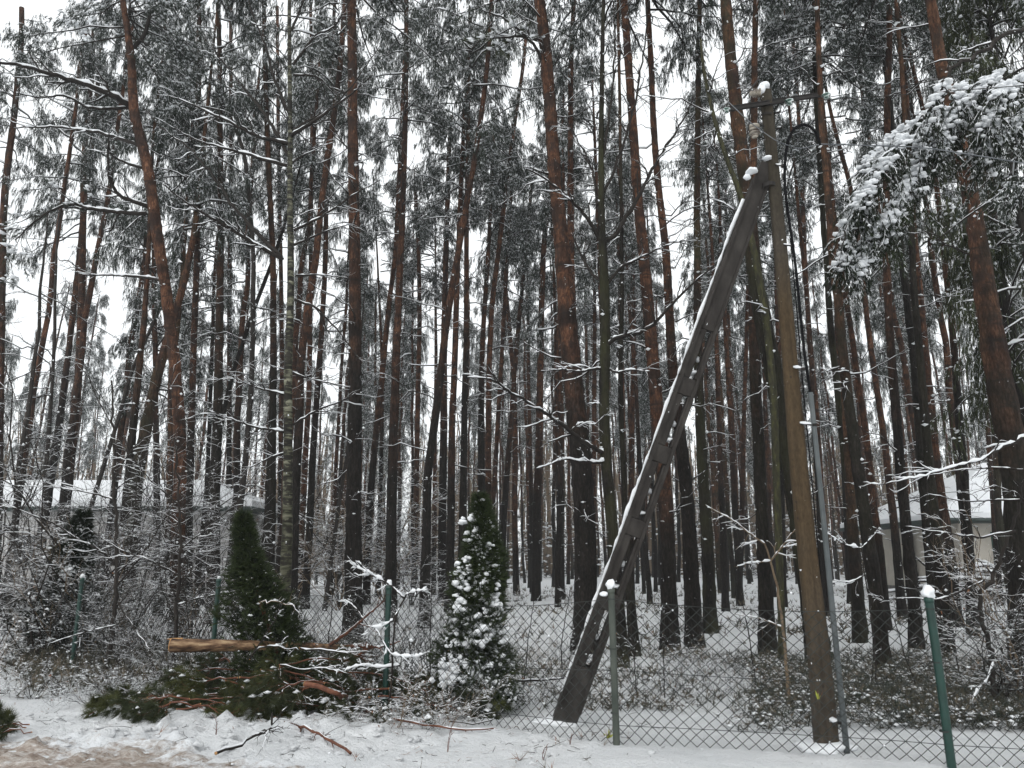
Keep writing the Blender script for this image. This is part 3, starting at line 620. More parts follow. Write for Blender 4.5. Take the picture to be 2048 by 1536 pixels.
tree('central', 'pine_tree', 'thickest central pine with a bright orange upper trunk', [(1170, 1295), (1171, 1100), (1169, 1025), (1158, 876), (1146, 773), (1138, 671), (1131, 602), (1126, 525), (1119, 444), (1111, 376), (1104, 290), (1100, 205), (1093, 137), (1087, 51), (1076, 0)], 15, [(1295, 54), (1000, 47), (750, 44), (600, 40), (400, 33), (130, 30), (0, 27)], (.27, 1, 0), 21, 13.8, 30, 1.2, limbs=[
    ([(1089, 137), (1073, 96), (1042, 62), (1005, 34), (964, 20)], 15, 14.2, .04, .012, 6),
    ([(1084, 82), (1062, 76), (1039, 72), (984, 77)], 15, 14.5, .04, .015, 9, 'dark_twig', 'limb', .7, 'needles_dark'),
    ([(1104, 350), (1085, 345), (1060, 335)], 15, 14.6, .03, .01, 3)])
tree('central_back', 'pine_tree', 'straight reddish pine close behind the thickest central pine on its right', [(1172, 1230), (1160, 1000), (1146, 760), (1141, 525), (1141, 342), (1141, 137), (1148, 0)], 21, [(1230, 26), (600, 20), (300, 14), (0, 12)], (.25, 1, 0), 22, 15)
tree('oak', 'bare_tree', 'dark bare broadleaf tree with mossy foot and crooked snowy limbs', [(1246, 1335), (1238, 1200), (1220, 1011), (1210, 910), (1206, 808), (1211, 705), (1210, 568), (1203, 500), (1203, 444), (1201, 308), (1203, 171), (1206, 0)], 12.8, [(1335, 26), (1000, 25), (600, 24), (400, 15), (0, 9)], (.95, .2, .55), 12.5, None, 14, .9, 1.5, 'pine_bark', 'bare tree', None, limbs=[
    ([(1200, 478), (1169, 427), (1124, 383), (1083, 352), (1053, 338)], 12.8, 12, 0.0403, 0.0104, 14),
    ([(1206, 485), (1234, 468), (1254, 431), (1278, 393), (1305, 338), (1329, 297), (1364, 246), (1390, 190)], 12.8, 12, 0.0460, 0.0104, 16),
    ([(1196, 410), (1186, 342), (1165, 297), (1135, 246)], 12.8, 13.5, 0.0287, 0.0078, 10),
    ([(1208, 383), (1241, 308), (1268, 222), (1288, 102), (1297, 0)], 12.8, 13.3, 0.0299, 0.0104, 12),
    ([(1203, 325), (1213, 273), (1227, 171), (1230, 68), (1227, 0)], 12.8, 12.3, 0.0276, 0.0130, 10),
    ([(1210, 568), (1186, 551), (1165, 517), (1145, 470)], 12.8, 13.4, 0.0345, 0.0104, 9),
    ([(1215, 568), (1240, 534), (1278, 517), (1320, 495), (1370, 480)], 12.8, 12.1, 0.0299, 0.0078, 12),
    ([(1214, 690), (1234, 674), (1278, 667), (1309, 647), (1336, 616), (1380, 572), (1430, 530)], 12.8, 11.6, 0.0391, 0.0104, 10),
    ([(1208, 736), (1179, 739), (1162, 744), (1124, 739), (1083, 743)], 12.8, 12, 0.0253, 0.0078, 9),
    ([(1210, 735), (1234, 746), (1261, 739), (1299, 743)], 12.8, 12.3, 0.0230, 0.0078, 7),
    ([(1213, 907), (1176, 890), (1141, 862), (1107, 835), (1066, 811), (1022, 784), (988, 760), (936, 753)], 12.8, 11, 0.0414, 0.0104, 14),
    ([(1217, 925), (1176, 924), (1121, 917), (1107, 927), (1073, 937)], 12.8, 12, .03, .007, 4, 'dark_twig', 'limb', .5, None, 1.6),
    ([(1141, 862), (1160, 845), (1190, 850), (1210, 830)], 12.1, 11.8, .014, .005, 6, 'dark_twig', 'limb', .5, None, 1.8)])
tree('p1255', 'pine_tree', 'dark pine foot and stem right beside the mossy bare tree', [(1270, 1315), (1262, 1200), (1252, 1050), (1246, 900), (1240, 740), (1246, 600), (1244, 420), (1240, 200), (1236, 0)], 14.5, [(1315, 24), (1000, 13), (500, 9), (0, 7)], (.5, .6, .2), 17, 13.8, 18, .6)
tree('p1290', 'pine_tree', 'bright orange-brown pine crossed by the upper part of the leaning brace', [(1340, 1300), (1336, 1100), (1333, 1011), (1322, 876), (1312, 808), (1305, 705), (1295, 602), (1288, 510), (1275, 410), (1270, 308), (1262, 205), (1254, 102), (1247, 0)], 15, [(1300, 40), (1050, 32), (800, 30), (500, 26), (300, 22), (0, 18)], (.16, 1, 0), 21, 14, 28, 1.0)
tree('p1340', 'pine_tree', 'red-brown pine parallel to the orange-brown one on its right', [(1388, 1275), (1379, 1050), (1372, 950), (1356, 830), (1346, 739), (1340, 637), (1333, 500), (1326, 440), (1317, 376), (1307, 239), (1302, 102), (1295, 0)], 16, [(1275, 38), (1000, 30), (700, 22), (400, 17), (0, 13)], (.3, 1, 0), 21, 14, 24, 1.0)
tree('p1410', 'pine_tree', 'straight grey-brown pine passing behind the leaning brace near its middle', [(1420, 1245), (1414, 1050), (1406, 944), (1400, 808), (1396, 640), (1394, 444), (1396, 239), (1399, 34), (1400, 0)], 18.5, [(1245, 30), (1000, 26), (700, 19), (400, 15), (0, 12)], (.35, .55, .5), 22, 15, 26)
tree('behind_pole', 'pine_tree', 'thick dark pine rising behind the utility pole top, orange in its upper part', [(1640, 1325), (1608, 1100), (1594, 1011), (1576, 910), (1550, 773), (1528, 671), (1508, 568), (1498, 450), (1488, 342), (1478, 273), (1466, 171), (1454, 68), (1448, 0)], 13.5, [(1325, 50), (1000, 46), (700, 40), (450, 34), (200, 31), (0, 27)], (.4, .9, .35), 19, 13.6, 26, .9)
tree('yellow_lean', 'bare_tree', 'slim yellow-green mossy stem leaning left against the thick dark pine behind the pole', [(1560, 1290), (1556, 1000), (1548, 780), (1530, 620), (1512, 530), (1500, 450), (1478, 380), (1455, 318), (1427, 235), (1405, 140), (1400, 60)], 13, [(1290, 16), (600, 18), (400, 14), (100, 7)], (0, 0, 0), 11.5, None, 10, .8, 5, 'mossy_bark', 'bare tree', None)
tree('p1522', 'pine_tree', 'dark red pine left of the utility pole, in line with its crossarm', [(1536, 1310), (1531, 1150), (1524, 1025), (1519, 944), (1512, 808), (1508, 671), (1506, 500), (1507, 273), (1508, 137), (1512, 0)], 14.5, [(1310, 36), (1000, 27), (700, 25), (400, 17), (0, 14)], (.3, 1, .1), 20, 13.8, 20, .7)
tree('p1608', 'pine_tree', 'slim orange-red pine just right of the grey conduit', [(1652, 1205), (1645, 1020), (1638, 910), (1628, 773), (1618, 671), (1608, 500), (1603, 342), (1596, 200), (1586, 60), (1584, 0)], 28, [(1205, 18), (800, 13), (300, 10), (0, 8)], (.1, 1, 0), 22, 15)
tree('p1650dark', 'pine_tree', 'slender black-barked tree right of the cable loop', [(1722, 1250), (1705, 1050), (1690, 930), (1679, 842), (1669, 739), (1659, 637), (1652, 525), (1645, 444), (1638, 308), (1628, 137), (1625, 0)], 18, [(1250, 24), (900, 17), (500, 13), (0, 10)], (.9, .3, .4), 20, 15, 24, .8)
tree('p1660red', 'pine_tree', 'red pine hugging the slender black-barked tree on its right', [(1768, 1345), (1752, 1182), (1731, 1040), (1710, 910), (1697, 808), (1686, 705), (1676, 602), (1663, 500), (1658, 420), (1649, 308), (1642, 171), (1637, 34), (1636, 0)], 12.3, [(1345, 32), (1000, 27), (700, 21), (400, 15), (0, 12)], (.28, 1, .15), 17, 12.2, 22, .6)
tree('p1710scar', 'pine_tree', 'dark pine foot with a brown wound on its bark near the fence', [(1717, 1268), (1708, 1100), (1703, 1011), (1696, 900), (1688, 760), (1680, 600)], 16.5, [(1268, 27), (1000, 22), (600, 13)], (.12, .8, .2), 18, 13.5, 14, .6)
tree('p1790', 'pine_tree', 'red pine right of the snow-laden bough tip, nearest of the close-set pair', [(1830, 1290), (1826, 1182), (1808, 1025), (1792, 842), (1784, 739), (1777, 637), (1772, 500), (1774, 340), (1775, 205), (1780, 102), (1782, 0)], 15.2, [(1290, 29), (1000, 22), (600, 17), (0, 14)], (.3, 1, 0), 20, 14, 22, .8)
tree('p1785dark', 'pine_tree', 'very dark straight trunk above the snow-laden bough', [(1872, 1235), (1861, 1100), (1846, 930), (1833, 739), (1816, 602), (1803, 517), (1794, 380), (1787, 260), (1772, 102), (1765, 0)], 18, [(1235, 26), (900, 20), (600, 16), (0, 14)], (.9, .4, .1), 21, 15, 16, .8)
tree('p1750', 'pine_tree', 'light orange slim pine with a bend, left of the close-set red pair', [(1772, 1248), (1758, 1080), (1748, 1025), (1734, 876), (1717, 773), (1700, 637), (1684, 534), (1668, 400), (1650, 240)], 18.5, [(1248, 20), (900, 14), (300, 9)], (.12, .9, 0), 20, 14, 14, .7)
tree('p1745', 'pine_tree', 'orange pine stem visible through the foliage of the snow-laden bough', [(1803, 1215), (1795, 1110), (1785, 1025), (1768, 876), (1751, 756), (1734, 637), (1717, 500), (1710, 430), (1697, 359), (1676, 290), (1656, 205)], 23, [(1215, 20), (800, 13), (300, 10)], (.18, 1, 0), 21, 14)
tree('p1895', 'pine_tree', 'dark pine just behind the green right-hand fence post', [(1896, 1330), (1888, 1240), (1881, 1182), (1868, 1040), (1855, 900), (1843, 739), (1832, 600), (1826, 500), (1816, 300), (1800, 60)], 13, [(1330, 30), (1000, 22), (600, 15), (100, 11)], (.45, .8, .2), 17, 12.9, 18, .6)
tree('p1860', 'pine_tree', 'tan-orange pine between the right-hand green post and the thick leaning pine', [(1910, 1228), (1900, 1100), (1885, 1025), (1871, 910), (1857, 773), (1844, 637), (1830, 500), (1822, 380), (1815, 250)], 20, [(1228, 25), (900, 17), (300, 12)], (.15, .9, 0), 21, 14, 14, .7)
tree('p1930', 'pine_tree', 'slim forked orange pine left of the thick leaning pine', [(1944, 1265), (1939, 1100), (1936, 1025), (1929, 910), (1919, 773), (1908, 637), (1895, 500), (1880, 380), (1850, 215), (1833, 147), (1800, 30)], 16.5, [(1265, 25), (1000, 18), (600, 14), (100, 9)], (.3, 1, 0), 20, 14, 16, .8)
tree('rightbig', 'pine_tree', 'thick orange pine leaning left at the right side of the wood', [(2052, 1400), (2046, 1180), (2040, 1060), (2032, 980), (2018, 880), (2004, 800), (1987, 705), (1973, 602), (1960, 500), (1953, 430), (1936, 366), (1922, 300), (1891, 171), (1874, 85), (1861, 0)], 10.8, [(1400, 66), (1000, 60), (700, 54), (500, 42), (300, 33), (0, 25)], (.22, 1, .1), 17, 11.5, 14, .7)
tree('rightback', 'pine_tree', 'dark brown pine close behind the thick leaning one on its right', [(2085, 1260), (2072, 1000), (2048, 800), (2025, 671), (2008, 602), (1992, 510), (1975, 359), (1958, 230), (1939, 102), (1936, 0)], 17, [(1260, 30), (700, 26), (300, 20), (0, 15)], (.5, .9, 0), 20, 14, 14, .7)
tree('left_a', 'pine_tree', 'dark pine rising to the right into the curved orange pine from the left thicket', [(256, 1250), (267, 1025), (273, 944), (290, 876), (301, 808), (318, 739), (338, 670), (359, 602), (376, 534), (392, 440)], 20, [(1250, 36), (950, 28), (700, 20), (450, 13)], (.28, .9, .3), 18, 8.5, 14, .8, cs=.75)
tree('left_b', 'pine_tree', 'dark upright pine in the left thicket in front of the grey house', [(240, 1255), (250, 1025), (260, 876), (267, 808), (276, 722), (288, 602), (294, 480), (300, 300)], 20, [(1255, 28), (900, 18), (600, 12), (300, 8)], (.3, .8, .1), 17, 9.5, 16, .8, cs=.75)
tree('left_c', 'bare_tree', 'thin bare stem leaning right in the left thicket', [(148, 1190), (178, 1025), (205, 944), (232, 859), (246, 808), (267, 732), (301, 664), (328, 602), (345, 540)], 24, [(1190, 11), (600, 7)], (.9, .3, 0), 12, None, 22, .8, 1, 'dark_bark', 'bare tree', None)
tree('left_d', 'bare_tree', 'straight thin bare stem near the left edge of the wood', [(82, 1200), (90, 1000), (99, 876), (109, 739), (113, 602), (118, 480)], 22, [(1200, 11), (600, 7)], (.9, .3, 0), 11.5, None, 26, 1.1, 1, 'dark_bark', 'bare tree', None)
tree('left_e', 'bare_tree', 'crooked pale bare tree nearest the left edge', [(28, 1200), (34, 978), (41, 910), (61, 825), (68, 732), (85, 654), (78, 600), (90, 520)], 20, [(1200, 12), (650, 8)], (.9, .3, 0), 10, None, 30, 1.3, 1, 'dark_bark', 'bare tree', None)
tree('left_f', 'pine_tree', 'slim pine trunk with bushy low crown behind the curved orange pine', [(318, 1200), (314, 1000), (311, 800), (309, 650), (308, 558), (306, 400)], 28, [(1200, 16), (600, 11), (400, 9)], (.3, .9, 0), 17, 7.5, 8, .6, cs=.95)
tree('left_g', 'pine_tree', 'leaning thin bare stem starting right of the curved orange pine foot', [(405, 1200), (412, 1000), (418, 850), (424, 700), (428, 560)], 30, [(1200, 11), (600, 8)], (.5, .7, 0), 18, 10, 8, .6, cs=.8)
# a few stems between the named ones
mid = [
 (1243, 740, 1238, 534, 33, 11, 'slim pine seen just right of the mossy bare tree, higher stem'), (1265, 808, 1268, 637, 34, 11, 'red-brown slim pine between the mossy bare tree and the orange-brown pine'),
 (1188, 876, 1190, 640, 38, 11, 'pale distant pine between the central pine and the mossy bare tree'), (1440, 900, 1432, 660, 27, 12, 'slim reddish pine right of the leaning brace, near its upper third'),
 (1462, 860, 1448, 600, 30, 12, 'slender dark pine between the brace and the dark red pine'), (1489, 820, 1496, 600, 33, 10, 'pale slim pine just left of the dark red pine near the pole'),
 (1118, 1000, 1112, 800, 34, 12, 'slim pine foot immediately left of the central pine'), (1010, 600, 1022, 400, 34, 9, 'fine leaning stem high above the snowy thuja'),
 (870, 900, 872, 700, 40, 9, 'thin distant pine right of the leaning one'), (760, 1000, 764, 800, 36, 10, 'thin distant pine right of the thick dark-red pine'),
 (1690, 1000, 1680, 820, 32, 12, 'slim pine behind the red pine hugging the black-barked tree'), (1980, 900, 1972, 780, 30, 10, 'pale slim pine against the thick leaning pine'),
 (1640, 1030, 1630, 880, 24, 14, 'dull pine directly behind the grey conduit'), (1200, 560, 1190, 300, 28, 9, 'thin pine stem behind the top of the mossy bare tree'),
 (1550, 400, 1544, 100, 30, 11, 'slim pine high behind the utility pole top'), (1060, 900, 1056, 700, 44, 9, 'very thin pale pine left of the straight tan one')]
for i, (xa, ya, xb, yb, d, wd, lab) in enumerate(mid):
    s = (xb-xa)/(yb-ya); xbase = xa+s*(1190-ya); ztop = 1190
    tree('m%d' % i, 'pine_tree', lab, [(xbase, 1195), (xa, ya), ((xa+xb)/2, (ya+yb)/2), (xb, yb)], d, [(1195, wd*1.35), (ya, wd), (yb, wd*.85)], (.15+.3*random.random(), .9, 0), 20+3*random.random(), 13.5+random.random(), 16, .7)
# ------------------------------------------------------------------ distant pines (alike, shared meshes)
def bg_trunk(seed, H=20.5):
    mb = MB(); z = np.linspace(-.3, H, 26); k = np.random.default_rng(seed)
    x = .0+np.cumsum(k.normal(size=26))*.035; y = np.cumsum(k.normal(size=26))*.03; x -= x[0]; y -= y[0]
    r = .115*(1-.6*np.clip(z/H, 0, 1)**1.2)*(1+.35*np.exp(-np.maximum(z, 0)/.3)); r[-1] = .02
    tp = np.stack([x, y, z], 1); mb.tubes(tp, r, 8, 'pine_bark', wob=.03)
    dm = dead(tp, r, 16, 3, 13, .9, True); mb.mi('pine_bark')
    kv = mb.n; mb.v += dm.v; mb.n += dm.n; mm = [mb.mi(x) for x in dm.mats]
    mb.f3 += [f+kv for f in dm.f3]; mb.f4 += [f+kv for f in dm.f4]
    mb.m3 += [np.array(mm)[m_.astype(int)] for m_ in dm.m3]; mb.m4 += [np.array(mm)[m_.astype(int)] for m_ in dm.m4]
    o = mb.build('trunk'); me = o.data; bpy.data.objects.remove(o)
    return me, None, tp
BGT = [bg_trunk(300+i) for i in range(5)]
placed = [(t[3][0], t[3][1]) for t in TREES.values()]
GRP = 'distant pines of the wood'
def bgtree(x, y, crown=True, z0=None):
    me, de, tp = BGT[rng.integers(5)]
    r = thing('pine_tree', 'slim snow-dusted pine standing far back in the wood', 'pine tree', (x, y, gz(x, y)-.02), rng.random()*6.28, GRP)
    s = .8+.4*rng.random(); sz = .95+.22*rng.random()
    lean = ((rng.random()-.5)*.07, (rng.random()-.5)*.07)
    r.rotation_euler = (lean[0], lean[1], r.rotation_euler[2])
    t = put('trunk', me, r, (0, 0, 0), (0, 0, 0), (s, s, sz)); t.color = (.08+.3*rng.random(), .75+.25*rng.random(), .3*(rng.random() < .2), 1)
    c0 = z0 if z0 is not None else 8.+4*rng.random()
    i = min(np.searchsorted(tp[:, 2], c0), 25); h = (20.5-c0)/9.
    cw = .4+.35*rng.random(); put('crown', CR[rng.integers(6)], r, (tp[i, 0]*s, tp[i, 1]*s, tp[i, 2]*sz), (0, 0, rng.random()*6.28), (cw, cw, h*sz))
    return r
def free(x, y, dm):
    return all((x-a)**2+(y-b)**2 > dm*dm for a, b in placed)
cnt = 0; tries = 0
while cnt < 175 and tries < 6000:
    tries += 1; y = 27+55*rng.random()**.8; px = -120+2290*rng.random()
    if px < 640 and rng.random() < .75: continue
    if px < 560 and y > 26 and y < 44: continue
    if 1880 < px < 2200 and 31 < y < 47: continue
    if 840 < px < 935: continue
    x = X(px, y)
    if not free(x, y, 1.9): continue
    placed.append((x, y)); bgtree(x, y); cnt += 1
# pines with deep crowns behind the left house and to the left
for (px, y, z0) in [(210, 46, 10), (450, 50, 9), (-60, 50, 9), (560, 54, 9), (330, 64, 10), (20, 23, 11.5), (110, 24.5, 11), (215, 28, 10), (330, 24, 11.5), (470, 27, 11), (560, 25.5, 13), (1930, 24.5, 9.5), (2040, 22, 8.5), (2010, 27, 9.5), (1880, 27.5, 10.5)]:
    x = X(px, y); placed.append((x, y)); bgtree(x, y, True, z0)
# ------------------------------------------------------------------ far wood that closes the view
mb = MB(); n = 850; yy = 80+50*rng.random(n); xx = (rng.random(n)-.5)*2*1.0*yy*.95; hh = 15+6*rng.random(n)
p = np.stack([np.stack([xx, yy, 0*yy-.5], 1), np.stack([xx+rng.normal(size=n)*.4, yy, hh*.5], 1), np.stack([xx+rng.normal(size=n)*.6, yy, hh], 1)], 1)
mb.tubes(p, np.stack([.2+0*yy, .15+0*yy, .05+0*yy], 1), 5, 'tan_twig')
k = 24; i = np.repeat(np.arange(n), k); u = rng.random(n*k)
c = np.stack([xx[i], yy[i], hh[i]*(.4+.6*u)], 1)+rng.normal(size=(n*k, 3))*np.array([1.1, 1.1, .4])*(1.25-u[:, None])
needles(mb, c, unit(rng.normal(size=(n*k, 3))*.7+np.array([0, 0, -.8])), 6, .6, .035, 'needles', .5, .3, .6)
needles(mb, c[::2], unit(rng.normal(size=(n*k//2, 3))*.7+np.array([0, 0, -.8])), 3, .5, .03, 'snow', .5, .3, .6)
mb.octs(c[::2]+np.array([0, 0, .15]), (.08+.14*rng.random((len(c[::2]), 1)))*np.array([[1.3, 1.3, .4]]))
# low snowy scrub under it
n2 = 15000; y2 = 70+60*rng.random(n2); x2 = (rng.random(n2)-.5)*1.9*y2; c = np.stack([x2, y2, 6.*rng.random(n2)**1.5], 1)
needles(mb, c, unit(rng.normal(size=(n2, 3))+np.array([0, 0, .7])), 5, .9, .03, 'dark_twig', .8, .3, 0)
mb.octs(c, (.1+.2*rng.random((n2, 1)))*np.array([[1.3, 1.3, .4]]))
fw = mb.build('far_wood'); tag(fw, 'far-off mass of snowy pines closing the view between the trunks', 'wood', None, 'stuff')
# ------------------------------------------------------------------ bare shrubs
def shrub_mesh(seed, H=2.4, ns=7, spread=.55, mat='dark_twig', t1=9, t2=4, rad=.011, snow=.75, leaves=0, t3=0):
    global rng; keep = rng; rng = np.random.default_rng(seed)
    mb = MB(); az = rng.random(ns)*6.283; el = np.clip(spread*(.35+.9*rng.random(ns)), .02, 1.2)
    d = np.stack([np.cos(az)*np.sin(el), np.sin(az)*np.sin(el), np.cos(el)], 1)
    pos = np.stack([np.cos(az)*.09, np.sin(az)*.09, 0*az-.05], 1)*rng.random((ns, 1))
    p, r = grow(pos, d, H*(.6+.5*rng.random(ns)), rad*(.6+.6*rng.random(ns)), 9, .12, .07, .3)
    mb.tubes(p, r, 5, mat); mb.snow_on(p, r, 4, 1.*snow, .003*snow)
    a, ar = spawn(p, r, t1, H*.16, H*.5, (.4, 1.0), 6, .15, 1., .04, .09, .6, .35, up=.15, minr=.0028)
    mb.tubes(a, ar, 4, mat); mb.snow_on(a, ar, 3, 1.2*snow, .0035*snow, .95)
    b, br = spawn(a, ar, t2, H*.06, H*.2, (.4, 1.0), 5, .15, 1., .04, .09, .65, .5, minr=.002)
    mb.tubes(b, br, 3, mat); mb.snow_on(b, br, 3, 1.3*snow, .003*snow, .85)
    if t3:
        b2, br2 = spawn(b, br, t3, H*.03, H*.09, (.4, 1.0), 3, .2, 1., .02, .08, .7, .6, minr=.0016)
        mb.tubes(b2, br2, 3, mat); mb.snow_on(b2, br2, 3, 1.3*snow, .003*snow, .6)
    s = rng.random(len(b)) < .3*snow
    mb.octs(b[s][:, 2]+np.array([0, 0, .008]), (.009+.014*rng.random((s.sum(), 1)))*np.array([[1.2, 1.2, .8]]))
    if leaves:
        e = b[rng.integers(len(b), size=leaves)][:, -1]
        needles(mb, e, unit(rng.normal(size=(leaves, 3))+np.array([0, 0, -1.])), 2, .045, .016, 'leaf_brown', .3, 0, .5)
    rng = keep
    o = mb.build('bare_shrub'); me = o.data; bpy.data.objects.remove(o); return me
SH = [shrub_mesh(400+i, 2.6, 6+i % 3, .5, ['dark_twig', 'dark_twig', 'dark_twig', 'tan_twig'][i % 4], 9, 4, .012, .75, [0, 7, 0][i % 3], 2) for i in range(8)]
SL = [shrub_mesh(430+i, 1.1, 9, .95, ['dark_twig', 'tan_twig', 'dark_twig'][i % 3], 7, 4, .006, .9, [8, 0][i % 2], 2) for i in range(5)]
SO = [shrub_mesh(460+i, 3.4, 5, .42, ['dark_twig', 'dark_bark'][i % 2], 6, 4, .012, .5, 0, 0) for i in range(6)]
def mesh_thing(name, me, label, cat, loc, rz=0, sc=(1, 1, 1), group=None):
    o = bpy.data.objects.new(name, me); COL.objects.link(o); o.location = loc; o.rotation_euler = (0, 0, rz); o.scale = sc
    return tag(o, label, cat, group)
def shrubs(n, xr, yr, sc, meshes, label, group, name='bare_shrub', dm=.0, pxspace=True, ex=None):
    k = 0; t = 0
    while k < n and t < n*30:
        t += 1
        y = yr[0]+(yr[1]-yr[0])*rng.random(); x = X(xr[0]+(xr[1]-xr[0])*rng.random(), y)
        if ex and ex(x, y): continue
        s = sc[0]+(sc[1]-sc[0])*rng.random()
        mesh_thing(name, meshes[rng.integers(len(meshes))], label, 'bush', (x, y, gz(x, y)), rng.random()*6.28, (s, s, s*(.85+.3*rng.random())), group); k += 1
shrubs(24, (-60, 450), (12.3, 18), (.8, 1.5), SO, 'tall bare snow-dusted bush in the dense thicket at the left', 'bare bushes of the left thicket')
shrubs(9, (-60, 420), (12.5, 16), (.4, .7), SH, 'low dense snow-dusted bush at the foot of the left thicket', 'low bushes of the left thicket')
shrubs(6, (-60, 330), (12.7, 14), (.75, 1.1), SH, 'bare snow-dusted bush along the fence at the far left', 'bushes along the fence at the left')
shrubs(18, (200, 900), (9.9, 13), (.35, .65), SH, 'low bare bush behind the fence left of centre', 'low bushes behind the fence, left of centre')
shrubs(24, (380, 860), (26, 48), (1.3, 2.4), SH, 'snowy bare bush far back between the pines left of centre', 'far snowy bushes left of centre')
shrubs(10, (0, 560), (20, 30), (.7, 1.3), SO, 'bare snowy bush in front of the grey house', 'bare bushes in front of the grey house')
shrubs(7, (1000, 1500), (9.6, 15), (.4, .6), SL, 'low twiggy bush poking from the snow behind the fence in the middle', 'low bushes behind the fence in the middle')
shrubs(7, (1350, 2100), (8.8, 12.8), (.5, .7), SL, 'low twiggy bush behind the fence at the right', 'low bushes behind the fence at the right')
shrubs(14, (900, 2050), (17, 34), (.4, .8), SL, 'small snowy bush between the pine feet in the middle distance', 'small bushes among the middle-distance pines')
shrubs(9, (-40, 560), (8.7, 10.6), (.4, .8), SL, 'low snowy weeds in front of the fence at the left', 'low weeds in front of the fence at the left')
shrubs(16, (600, 1060), (7.7, 9.4), (.3, .6), SL, 'low snowy twigs round the foot of the snowy thuja', 'low twigs round the snowy thuja')
shrubs(5, (1900, 2120), (8.5, 13), (.6, .8), SH, 'leafless bush in the right-hand corner behind the fence', 'bushes in the right-hand corner')
# ------------------------------------------------------------------ undergrowth (stuff)
def in_patch(x, y):
    v = mnoise.noise(Vector((x*.5, y*.5, 20)))+.5*mnoise.noise(Vector((x*1.7, y*1.7, 2)))
    return v
def undergrowth(name, label, n, xr, yr, thr, ln, wd, mats, snow, hmax=.16):
    mb = MB(); y = yr[0]+(yr[1]-yr[0])*rng.random(n); px = xr[0]+(xr[1]-xr[0])*rng.random(n)
    x = (px-1024)/FPX*y/CP*.99
    keep = np.array([in_patch(a, b)+.25*rng.normal()-1.6*max(0, .2-min(p-xr[0], xr[1]-p)/(xr[1]-xr[0]))/.2 > thr for a, b, p in zip(x, y, px)]); x, y = x[keep], y[keep]
    z = np.array([gzf(a, b) for a, b in zip(x, y)]); c = np.stack([x, y, z], 1)
    q = rng.integers(len(mats), size=len(x))
    for i, m in enumerate(mats):
        s = q == i; needles(mb, c[s]+np.array([0, 0, 1.])*hmax*rng.random((s.sum(), 1))**1.5, unit(rng.normal(size=(s.sum(), 3))*.9+np.array([0, 0, 1.1])), 6, ln, wd, m, .7, .03, -.1)
    s = rng.random(len(x)) < snow
    mb.octs(c[s]+np.array([0, 0, 1.])*(hmax*.85*rng.random((s.sum(), 1))+.02), (.01+.02*rng.random((s.sum(), 1)))*np.array([[1.3, 1.3, .5]]))
    o = mb.build(name); tag(o, label, 'undergrowth', None, 'stuff'); return o
undergrowth('bilberry_cover', 'grey-green low cover poking through the snow behind the fence at the right', 21000, (1330, 2140), (7.7, 13.6), -.25, .1, .0038, ['bilberry', 'grass_dry', 'bilberry', 'needles'], .35, .17)
undergrowth('bilberry_cover', 'thin low cover between the brace and the snowy thuja', 3500, (900, 1520), (9, 14.5), .12, .11, .005, ['bilberry', 'grass_dry'], .5, .15)
undergrowth('dry_grass', 'dry grass and twigs through the snow in the left thicket', 7500, (-80, 960), (9.6, 15), -.05, .17, .005, ['grass_dry', 'bilberry', 'bilberry'], .4, .26)
undergrowth('dry_grass', 'sparse dry tufts on the snow between the far pines', 6500, (600, 2150), (15, 48), .12, .2, .012, ['grass_dry', 'bilberry'], .5, .18)
undergrowth('dry_grass', 'few dry stalks on the snowy verge in front of the fence', 260, (60, 1500), (5.6, 7.6), .25, .09, .0025, ['grass_dry', 'leaf_brown'], .1, .03)
# brown fallen needles and twigs on the foreground snow
mb = MB(); n = 900; y = 5.2+4*rng.random(n); x = -5.6+5.8*rng.random(n); s = np.array([mnoise.noise(Vector((a*.8, b*.8, 40))) > .0 for a, b in zip(x, y)]); x, y = x[s], y[s]
c = np.stack([x, y, [gzf(a, b)+.012 for a, b in zip(x, y)]], 1); d = unit(rng.normal(size=c.shape)*np.array([1, 1, .12]))
mb.tris(c-d*.03, c+d*(.02+.06*rng.random((len(c), 1))), unit(np.cross(d, [[0, 0, 1.]]))*.0035, 'leaf_brown')
n = 240; y = 6.6+2.2*rng.random(n); x = -5.+6.5*rng.random(n); c = np.stack([x, y, [gzf(a, b)+.01 for a, b in zip(x, y)]], 1); d = unit(rng.normal(size=c.shape)*np.array([1, 1, .15])); L_ = .04+.14*rng.random(n)**2
q, qr = grow(c, d, L_, np.full(n, .0024), 4, .0, .1, .6); mb.tubes(q, qr, 4, 'dark_twig')
o = mb.build('forest_litter'); tag(o, 'scattered twig bits and brown leaves on the trampled snow', 'litter', None, 'stuff')
mb = MB(); n = 620; x = -2.9+1.8*rng.normal(size=n); y = 7.5+.75*rng.normal(size=n); ok_ = (y > 6.) & (y < 9.6); x, y = x[ok_], y[ok_]
for a, b_ in zip(x, y):
    s = .006+.026*rng.random()**2.5; mb.lump((a, b_, gzf(a, b_)+s*.05), (s*1.5, s*1.2, s*.75), rng.random()*99, .6, 2, 'ground_snow')
o = mb.build('snow_clods'); tag(o, 'loose crumbs and clods of trampled snow along the track edge', 'snow', None, 'stuff')
